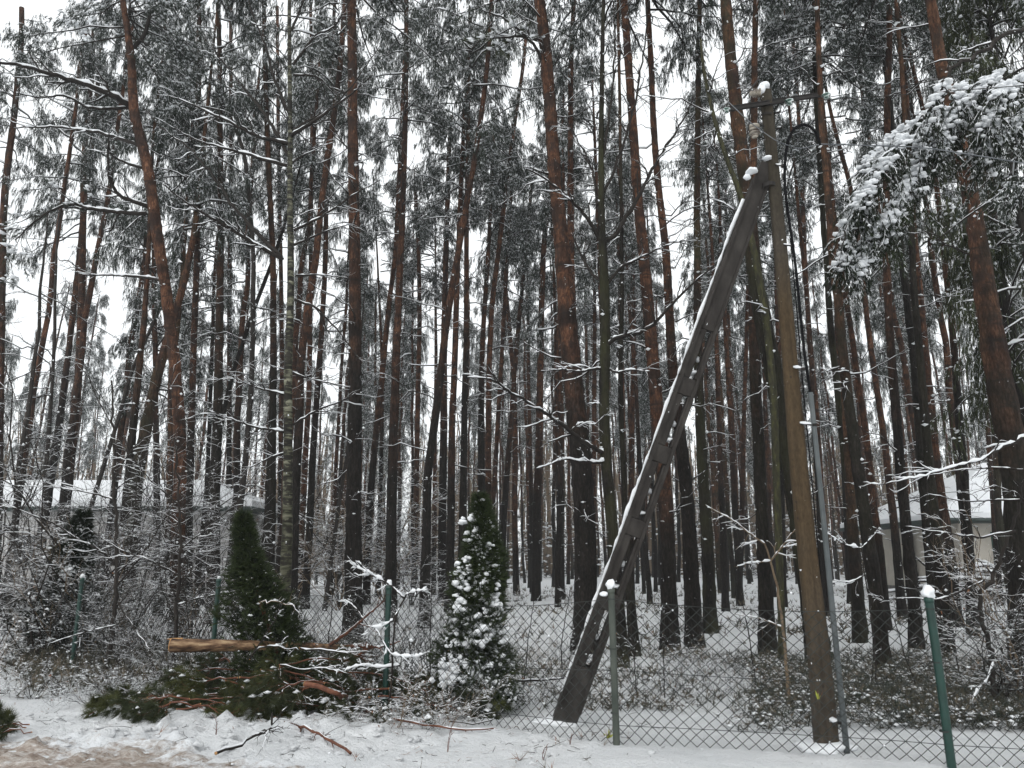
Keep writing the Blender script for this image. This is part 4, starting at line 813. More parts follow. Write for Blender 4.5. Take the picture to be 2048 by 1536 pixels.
# ------------------------------------------------------------------ fence
FP = [(-13.2, 16.8), (-9.9, 14.2)]
posts_px = [(150, 165, 1155, 12.0, 1.5), (430, 438, 1157, 10.1, 1.46), (775, 778, 1170, 8.7, 1.42), (1236, 1222, 1175, 7.15, 1.37), (1892, 1857, 1193, 6.5, 1.34)]
for (bx, tx, ty, d, h) in posts_px: FP.append((P(tx, ty, d)[0], d))
FP += [(6.5, 6.2), (9.3, 5.9)]
fr = thing('fence', 'green chain-link fence with round posts along the edge of the wood', 'fence', (FP[5][0], FP[5][1], gz(*FP[5])))
FB = tuple(fr.location)
def post_h(i):
    k = i-2
    return P(posts_px[k][1], posts_px[k][2], posts_px[k][3])[2] if 0 <= k < 5 else gz(*FP[i])+1.4
for i, (x, y) in enumerate(FP):
    z0 = gz(x, y); zt = post_h(i); m = MB()
    rad = .03 if i != 6 else .034
    mat = 'green_paint' if i != 5 else 'grey_green_paint'
    xb = x+(.012 if i in (5,) else 0)
    if i == 6: xb = x+.03
    m.tubes([(xb, y, z0-.3), ((x+xb)/2, y, (z0+zt)/2), (x, y, zt-.05)], [rad]*3, 18, mat)
    m.tubes([(x, y, zt-.05), (x, y, zt-.048), (x, y, zt-.012), (x, y, zt)], [rad, rad+.004, rad+.004, rad*.5], 18, mat, cap=True)
    for hz in (.25, .75, 1.15):
        zz = z0+hz*(zt-z0)/1.25; m.tubes([(x, y, zz), (x, y, zz+.012)], [rad+.004]*2, 16, 'wire_metal')
    p = m.build('post', fr, FB)
    p['label'] = 'grey-green weathered fence post' if i == 5 else 'green fence post'
    m = MB(); big = 1.5 if i == 6 else (1.25 if i == 5 else (.55 if i == 3 else 1.0))
    m.lump((x, y, zt+.022*big), (.03*big+.003, .03*big+.003, .034*big), i+3, .3, 3)
    if i == 5: m.lump((x-.065, y-.02, zt-.055), (.04, .03, .022), 33, .3, 2)
    m.build('snow_cap', p, FB)
# mesh: two families of woven diagonals between the posts
def fpoint(s):
    i = min(int(s), len(FP)-2); f = s-i; return FP[i][0]*(1-f)+FP[i+1][0]*f, FP[i][1]*(1-f)+FP[i+1][1]*f
mb = MB(); seg = [math.dist(FP[i], FP[i+1]) for i in range(len(FP)-1)]; tot = sum(seg); cum = np.concatenate([[0], np.cumsum(seg)])
def at_len(u):
    u = max(0, min(tot-1e-4, u)); i = int(np.searchsorted(cum, u, 'right')-1); i = min(i, len(seg)-1); return fpoint(i+(u-cum[i])/seg[i])
pitch = .052; rows = 24
def fz(u, k):
    x, y = at_len(u); i = min(int(np.searchsorted(cum, max(0, min(tot-1e-4, u)), 'right')-1), len(seg)-1); f = (u-cum[i])/seg[i]; f = max(0, min(1, f))
    top = (post_h(i)-.1)*(1-f)+(post_h(i+1)-.1)*f-.09*math.sin(f*math.pi)*(.6 if i != 4 else 1.0)
    bot = gz(x, y)+.02
    wv = .012*mnoise.noise(Vector((u*1.7, k*.2, 3)))
    return x+wv, y+.02*mnoise.noise(Vector((u*.9, k*.13, 8))), bot+(top-bot)*k/rows
nu = int(tot/pitch); paths = {0: [], 1: []}
grid = np.array([[fz(j*pitch, k) for k in range(rows+1)] for j in range(-rows, nu+rows)])
for fam in (0, 1):
    for j in range(0, nu, 2):
        for st in (0,):
            js = (np.arange(rows+1) if fam == 0 else -np.arange(rows+1))+j+rows
            if js.min() < rows or js.max() >= nu+rows: continue
            p = grid[js, np.arange(rows+1)].copy(); p[:, 1] += .0035*((-1)**(np.arange(rows+1)+fam)); paths[fam].append(p)
allp = np.array(paths[0]+paths[1]); mb.tubes(allp, np.full(allp.shape[:2], .0035), 3, 'wire_metal')
for k in (rows, rows//2, 3):
    p = np.array([fz(u, k) for u in np.linspace(0, tot-.01, 260)]); p[:, 1] -= .006; mb.tubes(p, np.full(260, .0028), 4, 'wire_metal')
                      # snow caught in the mesh, and clots where twigs lean on it
sel = rng.random(allp.shape[:2]) < .018; c = allp[sel]; mb.octs(c+np.array([0, -.004, .004]), (.005+.009*rng.random((len(c), 1)))*np.array([[1, 1, .8]]))
mb.build('chain_link_mesh', fr, FB)
# ------------------------------------------------------------------ utility pole with its leaning brace
DP = 7.0
pb = P(1655, 1512, DP); pt = P(1531, 182, DP); base = (pb[0], DP, gz(pb[0], DP))
up = thing('utility_pole', 'old concrete utility pole with leaning brace, crossarm and snow on top', 'utility pole', base)
m = MB(); m.lump((base[0], DP, base[2]-.01), (.22, .2, .07), 71, .35, 3); m.build('snow_foot', up, base)
rows_ = [(1512, 1655, 43), (1300, 1637, 38), (1100, 1614, 34), (900, 1594, 31), (700, 1578, 28), (525, 1563, 26), (400, 1552, 25), (300, 1542, 24), (182, 1531, 23)]
q = []; r_ = []
for py, px, wd in rows_: q.append(P(px, py, DP)); r_.append(wd*DP/FPX/2*1.02)
q[0] = q[0]-np.array([0, 0, .12]); q = np.array(q); zz = np.linspace(q[0, 2], q[-1, 2], 70)
x = np.interp(zz, q[:, 2], q[:, 0]); rr = np.interp(zz, q[:, 2], r_)
x = np.convolve(np.concatenate([[x[0]]*3, x, [x[-1]]*3]), np.ones(7)/7, 'valid'); x[0] = q[0, 0]; x[-1] = q[-1, 0]
m = MB()                      # octagon-like section with flattened front, slightly chamfered
nside = 16; ang = np.arange(nside)*2*math.pi/nside
for k in range(1): pass
cs_ = np.stack([np.sign(np.cos(ang))*np.abs(np.cos(ang))**.55, np.sign(np.sin(ang))*np.abs(np.sin(ang))**.55], 1)
ring = np.array([[(x[i]+cs_[j, 0]*rr[i]*(1+.012*rng.normal()), DP+cs_[j, 1]*rr[i]*.85, zz[i]) for j in range(nside)] for i in range(70)])
i_, j_ = np.meshgrid(np.arange(69), np.arange(nside), indexing='ij'); i_ = i_.ravel(); j_ = j_.ravel(); j2 = (j_+1) % nside
m.add(ring, quad=np.stack([i_*nside+j_, i_*nside+j2, (i_+1)*nside+j2, (i_+1)*nside+j_], 1), mat='pole_concrete')
m.add(np.vstack([ring[-1], [[x[-1], DP, zz[-1]+.005]]]), tri=[(j, (j+1) % nside, nside) for j in range(nside)], mat='pole_concrete')
m.build('pole', up, base)
m = MB(); m.lump((pt[0]-.015, DP, pt[2]+.045), (.058, .06, .05), 5, .16, 3); m.lump((pt[0]-.05, DP-.03, pt[2]-.005), (.04, .04, .05), 6, .2, 2); m.build('snow_cap', up, base)
# dark strap marks and step irons
m = MB()
for py in (215, 232): c = P(1533, py, DP); m.tubes([c-np.array([0, 0, .012]), c+np.array([0, 0, .012])], [.062, .062], 16, 'steel_dark')
m.build('strap', up, base)
for k, (px, py, s) in enumerate([(1548, 227, 1), (1552, 258, 1), (1508, 335-80, -1)]):
    m = MB(); c = P(px, py, DP); m.tubes([c, c+np.array([.045*s, -.02, .0]), c+np.array([.06*s, -.02, .02])], [.01]*3, 7, 'steel_dark', cap=True); m.snow_on(np.array([c+np.array([.02*s, -.02, 0]), c+np.array([.05*s, -.02, 0.0])]), [.01, .01], 5, 1.2, .01); m.build('step_iron', up, base)
# crossarm: angle iron from left-front to right-back with cut bracket
def arm(px0, py0, d0, px1, py1, d1, r0=.017):
    a, b = P(px0, py0, d0), P(px1, py1, d1); return a, b
m = MB(); a, b = arm(1458, 213, DP-.32, 1646, 184, DP+.14)
t = unit(b-a); u = unit(np.cross(t, [0, 0, 1.])); v = np.cross(u, t)
def bar(m, a, b, u, v, w, h, mat):
    m.hexa([a-u*w-v*h, a+u*w-v*h, b+u*w-v*h, b-u*w-v*h, a-u*w+v*h, a+u*w+v*h, b+u*w+v*h, b-u*w+v*h], mat)
bar(m, a-u*.07, b-u*.07, u, v, .004, .022, 'steel_dark'); bar(m, a-u*.052-v*.02, b-u*.052-v*.02, u, v, .0175, .004, 'steel_dark')
bar(m, a-u*.07+v*.03, b-u*.07+v*.03, u, v, .008, .005, 'steel_dark')
ca = m.build('crossarm', up, base, smooth=False)
m = MB(); k = 14; s = np.linspace(.5, .97, k)[:, None]; pp = a+(b-a)*s-u*.06+v*.036
pass; 
def insulator(px, py, d, mat, down=1, s=1.0, n=3, side=False):
    c = P(px, py, d); m = MB()
    prof = []
    for k in range(n): prof += [(.012, -.0-.026*k), (.036, -.006-.026*k), (.038, -.014-.026*k), (.016, -.02-.026*k)]
    prof += [(.022, -.026*n), (.022, -.026*n-.015), (.006, -.026*n-.02)]
    p = np.array([(c[0]+(z*s*.9 if side else 0), c[1], c[2]+(0 if side else z*s)) for r, z in prof]); m.tubes(p, [r*s for r, z in prof], 14, mat, cap=True)
    return m, c
for (px, py, d, mat, s, n) in [(1453, 217, DP-.33, 'glass_green', 1.0, 1), (1578, 200, DP-.02, 'glass_green', 1.25, 1), (1652, 188, DP+.15, 'glass_green', 1.25, 1)]:
    m, c = insulator(px, py, d, mat, 1, s, n); i = m.build('insulator', up, base)
    m = MB(); m.tubes([c+np.array([0, 0, .05]), c], [.006, .006], 6, 'steel_dark'); m.build('pin', i, base)
m, c = insulator(1521, 186, DP-.1, 'porcelain', 1, 1.25, 3, True); m.build('insulator', up, base)
m, c = insulator(1508, 250, DP-.12, 'porcelain', 1, 1.45, 3); i = m.build('insulator', up, base); i['label'] = 'brown ribbed porcelain insulator'
m = MB(); c2 = P(1528, 252, DP-.04); m.tubes([c+np.array([0, 0, .0]), c+np.array([0, 0, .02]), c2], [.008]*3, 6, 'steel_dark'); c3 = P(1528, 277, DP-.04); m.tubes([c+np.array([0, 0, -.11]), c3], [.007]*2, 6, 'steel_dark'); m.build('hook', up, base)
m = MB(); m.tubes([P(1519, 155, DP-.1), P(1504, 175, DP-.16), P(1488, 196, DP-.24)], [.008]*3, 6, 'steel_dark'); m.tubes([P(1502, 208, DP-.1), P(1498, 250, DP-.12), P(1490, 290, DP-.12)], [.006]*3, 6, 'steel_dark'); m.build('bracket', up, base)
# brace: concrete beam with slots, from the ground up to the pole
b0 = P(1126, 1452, 8.2); b1 = P(1534, 328, DP+.02)
b0[2] = gz(b0[0], b0[1])
T = b1-b0; LB = np.linalg.norm(T); T = T/LB
Wd = unit(np.cross(T, np.array([0, 1., 0]))); Wd = Wd if Wd[0] > 0 else -Wd       # sideways in the picture
Nn = np.cross(Wd, T); Nn = Nn if Nn[1] < 0 else -Nn                                     # towards the camera side
Wd = unit(Wd+Nn*.0)
def bw(s): return (.118-.014*s) if s < .88 else .1057-.3*(s-.88)      # half width
def bt(s): return .075-.018*s
m = MB()
def piece(s0, s1, w0a, w0b, w1a, w1b, tk=1.0, off=0, mat='concrete'):
    A = b0+T*LB*s0; B = b0+T*LB*s1; t0, t1 = bt(s0)*tk, bt(s1)*tk
    m.hexa([A+Wd*w0a-Nn*(t0-off), A+Wd*w0b-Nn*(t0-off), A+Wd*w0b+Nn*(t0+off), A+Wd*w0a+Nn*(t0+off), B+Wd*w1a-Nn*(t1-off), B+Wd*w1b-Nn*(t1-off), B+Wd*w1b+Nn*(t1+off), B+Wd*w1a+Nn*(t1+off)], mat)
cuts = np.linspace(0, 1, 23)
slots = [(.105, .205), (.235, .335), (.365, .465), (.495, .585), (.615, .7)]
edges = sorted(set([-.035, 1.0]+[e for s in slots for e in s]))
for k in range(len(edges)-1):
    s0, s1 = edges[k], edges[k+1]; mid_ = (s0+s1)/2; w0, w1 = bw(max(0, s0)), bw(s1)
    if any(a_ < mid_ < b_ for a_, b_ in slots):
        f = .36
        piece(s0, s1, -w0, w0*-.02-.0, -w1, w1*-.02); piece(s0, s1, w0*.42, w0, w1*.42, w1)
    else:
        n_ = 1; piece(s0, s1, -w0, w0, -w1, w1)
br = m.build('brace', up, base, smooth=False)
bv = br.modifiers.new('Bevel', 'BEVEL'); bv.width = .012; bv.segments = 2; bv.limit_method = 'ANGLE'
m = MB()                      # raised side flanges
def piece2(s0, s1, a_, b_, mat='concrete'):
    A = b0+T*LB*s0; B = b0+T*LB*s1
    w0, w1 = bw(max(0, s0)), bw(s1); t0, t1 = bt(max(s0, 0)), bt(s1)
    for sgn in (a_, b_):
        if sgn == 0: continue
        e0, e1 = (w0-.028)*sgn, (w1-.022)*sgn; f0, f1 = (w0+.004)*sgn, (w1+.004)*sgn
        m.hexa([A+Wd*min(e0, f0)-Nn*(t0+.012), A+Wd*max(e0, f0)-Nn*(t0+.012), A+Wd*max(e0, f0)+Nn*(t0+.018), A+Wd*min(e0, f0)+Nn*(t0+.018), B+Wd*min(e1, f1)-Nn*(t1+.012), B+Wd*max(e1, f1)-Nn*(t1+.012), B+Wd*max(e1, f1)+Nn*(t1+.018), B+Wd*min(e1, f1)+Nn*(t1+.018)], mat)
piece2(.03, .97, -1, 1); fl = m.build('flange', br, base, smooth=False); fl.location = (0, 0, 0)
m = MB()                      # snow along the upper edge, in the slots, and on the joint
k = 90; s = np.linspace(.05, .93, k); pp = np.array([b0+T*LB*a_-Wd*(bw(a_)+.006)+np.array([0, 0, .004]) for a_ in s])
m.tubes(pp, np.clip(.014+.006*rng.normal(size=k)+.006*np.sin(s*37), .004, .03), 6, 'snow')
for (a_, b_) in slots:
    c = b0+T*LB*(a_+.008)+Wd*bw(a_)*.2; m.lump(c+np.array([0, 0, .02]), (.05, .06, .022), a_*50, .3, 2)
    c = b0+T*LB*(b_-.05)+Wd*bw(a_)*.15-Nn*.02; m.lump(c, (.022, .03, .03), b_*50, .35, 2)
c = P(1503, 342, DP-.02); m.lump(c, (.055, .06, .03), 7, .25, 3); c = P(1494, 354, DP); m.lump(c, (.035, .04, .03), 9, .25, 2)
c = P(1535, 316, DP-.05); m.lump(c, (.045, .05, .02), 8, .25, 2)
m.lump(b0+np.array([-.06, -.02, .0]), (.26, .16, .06), 55, .4, 3)
m.build('snow_line', br, base)
m = MB(); c = P(1538, 372, DP); m.tubes([c-np.array([0, 0, .02]), c+np.array([0, 0, .02])], [.068, .068], 16, 'steel_dark'); m.build('strap', up, base)
# black cable loop and grey conduit
m = MB(); pts = [(1640, 290), (1636, 268), (1622, 250), (1605, 245), (1590, 252), (1578, 272), (1572, 300), (1569, 340), (1570, 380), (1575, 420), (1583, 470), (1592, 540), (1600, 620), (1608, 700), (1621, 790)]
dd = np.linspace(DP-.28, DP-.14, len(pts)); q = np.array([P(a_, b_, dd[i]) for i, (a_, b_) in enumerate(pts)])
s = np.concatenate([[0], np.cumsum(np.linalg.norm(np.diff(q, axis=0), axis=1))]); u2 = np.linspace(0, s[-1], 60); qq = np.stack([np.interp(u2, s, q[:, j]) for j in range(3)], 1)
for _ in range(3): qq[1:-1] = (qq[:-2]+2*qq[1:-1]+qq[2:])/4
m.tubes(qq, np.full(60, .0135), 8, 'rubber', cap=True); m.build('cable', up, base)
m = MB(); q = np.array([P(a_, b_, DP-.14) for a_, b_ in [(1621, 785), (1633, 900), (1648, 1050), (1668, 1250), (1685, 1420), (1697, 1535)]]); m.tubes(q, [.022, .022, .023, .024, .025, .025], 14, 'grey_pvc', cap=True)
c = P(1682, 1440, DP-.14); m.tubes([c-np.array([0, 0, .03]), c+np.array([0, 0, .03])], [.031]*2, 14, 'grey_pvc'); m.build('conduit', up, base)
for (px, py, qx) in [(1566, 332, 1549), (1585, 492, 1564), (1606, 738, 1582), (1629, 850, 1592), (1680, 1445, 1650)]:
    m = MB(); a_ = P(px, py, DP-.15); b_ = P(qx, py-3, DP-.02); m.tubes([a_, b_], [.009, .009], 6, 'steel_dark', cap=True); m.tubes([a_-np.array([0, 0, .012]), a_+np.array([0, 0, .012])], [.021, .021], 10, 'steel_dark')
    m.snow_on(np.array([a_, (a_+b_)/2, b_]), [.009]*3, 5, 1.2, .01); m.build('clamp', up, base)
m = MB(); q = np.array([P(a_, b_, DP-.0) for a_, b_ in [(1578, 480), (1592, 640), (1605, 800), (1622, 980), (1640, 1180), (1662, 1400), (1676, 1505)]]); q[:, 0] += .0; q[:, 1] -= .04; m.tubes(q, np.full(7, .006), 5, 'rubber'); m.build('cable', up, base)
# overhead wires
def wire(pts, label, r=.0042, mat='aluminium', sag=0):
    q = np.array([P(a_, b_, d_) for a_, b_, d_ in pts]); n = 40; s = np.linspace(0, 1, len(q)); u_ = np.linspace(0, 1, n)
    p = np.stack([np.interp(u_, s, q[:, j]) for j in range(3)], 1)
    for _ in range(6): p[1:-1] = (p[:-2]+2*p[1:-1]+p[2:])/4
    m = MB(); m.tubes(p, np.full(n, r), 6, mat); o = m.build('overhead_wire', None, tuple(p[0])); tag(o, label, 'wire', 'wires fixed to the utility pole')
wire([(1640, 288, DP-.28), (1845, 294, DP-.9), (2048, 326, DP-1.6), (2500, 400, DP-2.8)], 'lowest wire running right from the black cable loop', .0055)
wire([(1578, 205, DP-.02), (1800, 190, DP-.5), (2048, 171, DP-1.2), (2500, 120, DP-2.4)], 'upper thin wire running right from the middle green insulator', .0035, 'steel_dark')
wire([(1652, 195, DP+.15), (1850, 165, DP-.3), (2048, 120, DP-1.0), (2500, 20, DP-2.2)], 'topmost thin wire leaving the right end of the crossarm', .0035, 'steel_dark')
wire([(1456, 203, DP-.35), (1500, 245, DP-.38), (1555, 284, DP-.35), (1600, 298, DP-.3), (1640, 288, DP-.28)], 'slack wire from the left insulator down to the cable loop', .0045)
# ------------------------------------------------------------------ thujas
def thuja(label, px, py, d, H, prof, n, mats, lean=(0, 0), snow_px=(), nsn=30, seed=1, sn=(.03, .06), snd=1.0):
    """prof(h 0..1) -> (offset x, radius)"""
    global rng; rng = np.random.default_rng(seed)
    b = P(px, py, d); b[2] = gz(b[0], d); r = thing('thuja', label, 'thuja', tuple(b))
    m = MB(); zz = np.linspace(-.1, H*.93, 14); ax = np.array([[b[0]+prof(max(0, z/H))[0], d, b[2]+z] for z in zz]); m.tubes(ax, np.linspace(.045, .008, 14), 8, 'red_twig'); m.build('trunk', r, tuple(b))
    m = MB()
    def pts(n, a, c, pw=.85):
        h = rng.random(n)**pw; az = rng.random(n)*6.283; k = a+(c-a)*rng.random(n)**.6
        o = np.array([prof(x) for x in h]); f = np.array([.92+1.0*mnoise.noise(Vector((math.cos(q)*1.3, math.sin(q)*1.3, x*H*2.6+seed)))+.4*mnoise.noise(Vector((math.cos(q)*4, math.sin(q)*4, x*H*8))) for q, x in zip(az, h)])
        R = o[:, 1]*k*f
        return np.stack([b[0]+o[:, 0]+np.cos(az)*R, d+np.sin(az)*R*.9, b[2]+h*H+.02], 1), az, h
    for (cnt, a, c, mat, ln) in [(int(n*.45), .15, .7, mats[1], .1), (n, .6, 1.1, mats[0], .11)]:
        p, az, h = pts(cnt, a, c)
        out = np.stack([np.cos(az), np.sin(az), 0*az], 1)
        q = rng.normal(size=p.shape)*.35
        dd = unit(out*.75+np.array([0, 0, .75])*(rng.random((cnt, 1))*1.5-.35)+q)
        # flat fans: blades spread inside one plane
        side = unit(np.cross(dd, rng.normal(size=p.shape)))
        for s in np.linspace(-.9, .9, 7):
            for t_ in (0., .45):
                e = unit(dd+side*s*(.8+.4*rng.random((cnt, 1)))); L = ln*(.55+.6*rng.random((cnt, 1)))*(1-.25*abs(s))
                st = p+dd*t_*ln; m.tris(st, st+e*L, unit(np.cross(e, side+rng.normal(size=p.shape)*.25))*.0045, mat)
    fo = m
    p, az, h = pts(nsn, .92, 1.05, .9)
    for i in range(nsn):
        m = MB(); s = sn[0]+(sn[1]-sn[0])*rng.random()
        for _ in range(3): m.lump(p[i]+rng.normal(size=3)*s*.75+np.array([0, 0, .01]), (s*(.5+.5*rng.random()), s*(.5+.4*rng.random()), s*(.4+.3*rng.random())), rng.random()*90, .45, 1)
        m.build('snow_clump', r, tuple(b))
    for (qx, qy, sz) in snow_px:
        m = MB()
        hh = max(0, min(1, (P(qx, qy, d)[2]-b[2])/H)); dd_ = d-prof(hh)[1]*.72
        c = P(qx, qy, dd_); s = sz*d/FPX
        for _ in range(11): m.lump(c+rng.normal(size=3)*s*np.array([.62, .3, .5]), (s*(.22+.26*rng.random()), s*(.25+.2*rng.random()), s*(.18+.18*rng.random())), rng.random()*90, .4, 2)
        m.build('snow_clump', r, tuple(b))
    # dusting on the spray tips
    p, az, h = pts(int(n*.3*snd), .9, 1.04)
    fo.octs(p+np.array([0, 0, .03]), (.008+.016*rng.random((len(p), 1)))*np.array([[1.2, 1.2, .6]]))
    fo.build('foliage', r, tuple(b)); return r
def pr1(h):
    r = np.interp(h, [0, .06, .2, .3, .45, .55, .7, .85, .95, 1], [.3, .34, .35, .29, .23, .19, .15, .09, .04, .0])
    return (np.interp(h, [0, .3, .6, 1], [-.0, .0, .07, .03]), r)
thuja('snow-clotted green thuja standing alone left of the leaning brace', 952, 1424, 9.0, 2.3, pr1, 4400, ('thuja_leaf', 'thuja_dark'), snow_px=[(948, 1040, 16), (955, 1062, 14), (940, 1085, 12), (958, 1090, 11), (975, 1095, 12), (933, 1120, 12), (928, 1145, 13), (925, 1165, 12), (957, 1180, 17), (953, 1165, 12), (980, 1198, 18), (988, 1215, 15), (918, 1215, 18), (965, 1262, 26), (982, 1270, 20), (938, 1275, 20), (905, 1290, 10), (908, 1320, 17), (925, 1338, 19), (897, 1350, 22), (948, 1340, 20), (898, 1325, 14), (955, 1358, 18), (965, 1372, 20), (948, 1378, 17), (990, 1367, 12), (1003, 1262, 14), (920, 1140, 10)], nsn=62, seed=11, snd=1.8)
def pr2(h):
    r = np.interp(h, [0, .12, .3, .5, .62, .75, .9, 1], [.42, .46, .38, .27, .2, .12, .06, .0])
    return (np.interp(h, [0, .2, .4, .6, .75, 1], [.0, -.02, -.18, -.36, -.5, -.58]), r)
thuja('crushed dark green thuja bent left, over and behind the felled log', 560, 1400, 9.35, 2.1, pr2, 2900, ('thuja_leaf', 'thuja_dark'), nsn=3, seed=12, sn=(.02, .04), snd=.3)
def pr3(h):
    r = np.interp(h, [0, .1, .4, .6, .8, 1], [.42, .5, .42, .28, .2, .03]); return (np.interp(h, [0, .5, 1], [-.1, 0, .15]), r)
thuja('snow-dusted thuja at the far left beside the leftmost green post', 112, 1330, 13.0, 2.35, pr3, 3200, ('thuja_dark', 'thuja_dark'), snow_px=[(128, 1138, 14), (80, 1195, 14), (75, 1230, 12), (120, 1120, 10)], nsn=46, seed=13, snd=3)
rng = np.random.default_rng(77)
# ------------------------------------------------------------------ cut pine branches
def pine_branch(label, pts3, r0, r1, ntw, tl, mat='needles_dark', bark='red_twig', group=None, dens=9, nl=.075, snow=.3, name='pine_branch', cutend=True, t0=.3, droop=.12):
    q = np.array(pts3, float); s = np.concatenate([[0], np.cumsum(np.linalg.norm(np.diff(q, axis=0), axis=1))]); k = max(8, len(q)*3); u = np.linspace(0, s[-1], k)
    p = np.stack([np.interp(u, s, q[:, j]) for j in range(3)], 1); p[1:-1] = (p[:-2]+2*p[1:-1]+p[2:])/4; p[1:] += .008*rng.normal(size=(k-1, 3))
    base = tuple(p[0]); r = np.linspace(r0, r1, k)
    o = thing(name, label, 'branch', base, 0, group)
    m = MB(); m.tubes(p, r, 8, bark); 
    if cutend:
        t = unit(p[0]-p[1]); m.tubes([p[0], p[0]+t*.006], [r0*1.0, r0*.98], 8, 'cut_wood', cap=True)
    m.snow_on(p, r, 4, .55*min(1, snow*2), .002)
    if ntw:
        a, ar = spawn(p[None], r[None], ntw, tl*.5, tl, (.4, .95), 7, t0, 1., droop, .07, .5, .35, shrink=.4, minr=.003)
        b, br = spawn(a, ar, 3, tl*.2, tl*.5, (.4, .9), 5, .2, 1., droop, .06, .6, .4, minr=.0022)
        m.tubes(a, ar, 5, bark); m.tubes(b, br, 4, bark); m.snow_on(a, ar, 3, 1, .004, snow); m.snow_on(b, br, 3, 1, .004, snow)
    m.build('stem', o, base)
    if ntw and dens:
        m = MB()
        for (A, cnt, lo) in ((a, dens, .35), (b, dens, .15)):
            idx = np.repeat(np.arange(len(A)), cnt); t = lo+(1-lo)*rng.random(len(idx)); pos, tan = at(A[idx], t)
            needles(m, pos, tan, 7, nl, .0021, mat, .5, .02, .12)
        s_ = rng.random(len(b)) < snow
        if s_.any():
            m.octs(b[s_][:, 3]+np.array([0, 0, .02]), (.014+.022*rng.random((s_.sum(), 1)))*np.array([[1.4, 1.4, .6]]))
        m.build('needles', o, base)
    return o
def Gp(px, py, dz=0.):
    p = G(px, py); return (p[0], p[1], gzf(p[0], p[1])+dz)
# felled log
DL = 9.0
lp = [P(343, 1291, DL), P(440, 1291, DL+.05), P(530, 1292, DL+.12), P(620, 1293, DL+.2), P(700, 1296, DL+.3)]
lb = tuple(lp[0]); lg = thing('felled_log', 'felled pine log with pale cut end resting across the crushed thuja and brash', 'log', lb)
m = MB(); k = 40; q = np.array(lp); s = np.linspace(0, 4, k); qq = np.stack([np.interp(s, range(5), q[:, j]) for j in range(3)], 1); rr = np.interp(s, [0, 1.5, 4], [.076, .06, .03])
m.tubes(qq, rr, 18, 'stripped_wood', wob=.03); m.build('stem', lg, lb)
m = MB(); t = unit(qq[0]-qq[1]); m.tubes([qq[0]+t*.001, qq[0]+t*.006, qq[0]+t*.012], [.076, .074, .07], 18, 'cut_wood', cap=True)
sp = qq[0]+np.array([0, 0, .068]); m.tubes([sp+np.array([.12, 0, 0.005]), sp, sp-np.array([.06, 0, .0])], [.012, .012, .002], 6, 'cut_wood'); m.build('cut_end', lg, lb)
for L in ([(680, 1294), (705, 1305), (730, 1320), (746, 1322)], [(690, 1294), (715, 1292), (760, 1296), (800, 1282)], [(655, 1292), (690, 1270), (735, 1230), (770, 1200)]):
    limb_px(lg, lb, L, DL+.25, DL-.1, .022, .007, 4, 'red_twig', 'branch_stub', .35)
limb_px(lg, lb, [(688, 1322), (705, 1316), (725, 1307), (742, 1291)], DL+.1, DL-.1, .02, .022, 2, 'red_twig', 'branch_stub', .2)
# broken stump
c = Gp(485, 1412); c = (P(485, 1412, 8.9)[0], 8.9, gz(0, 8.9)); o = thing('tree_stump', 'small splintered orange stump in the brash under the log', 'stump', c)
m = MB(); h = P(485, 1376, 8.9)[2]-c[2]; m.tubes([np.array(c)-[0, 0, .1], np.array(c)+[.0, 0, h*.6], np.array(c)+[.005, 0, h]], [.034, .03, .028], 9, 'red_twig'); m.build('stem', o, c)
m = MB()
for k in range(7): a = k*.9; q = np.array(c)+[.016*math.cos(a), .016*math.sin(a), h-.02]; m.tubes([q, q+[.003, 0, .03+.03*random.random()]], [.009, .002], 5, 'cut_wood')
m.build('splinters', o, c)
# brash pile under and beside the log
GB = 'pine branches of the brash pile under the log'
for i in range(64):
    px = 430+440*rng.random(); d = 8.35+1.5*rng.random(); x = X(px, d); z = .04+.5*rng.random()**1.2*max(.2, 1-abs(px-580)/420)
    az = rng.random()*6.28; L = .5+.6*rng.random(); e = .15*rng.normal()
    v = np.array([math.cos(az)*math.cos(e), .5*math.sin(az)*math.cos(e), math.sin(e)]); p0 = np.array([x, d, gz(x, d)+z])
    p1 = p0+v*L*.5; p2 = p0+v*L-np.array([0, 0, .12]); p1[2] = max(p1[2], gz(*p1[:2])+.04); p2[2] = max(p2[2], gz(*p2[:2])+.03)
    pine_branch('dark green pine branch heaped in the brash pile under the felled log', [p0, p1, p2], .011, .004, 9, .38, 'needles_dark' if rng.random() < .8 else 'needles_fresh', 'red_twig', GB, 11, .085, .15)
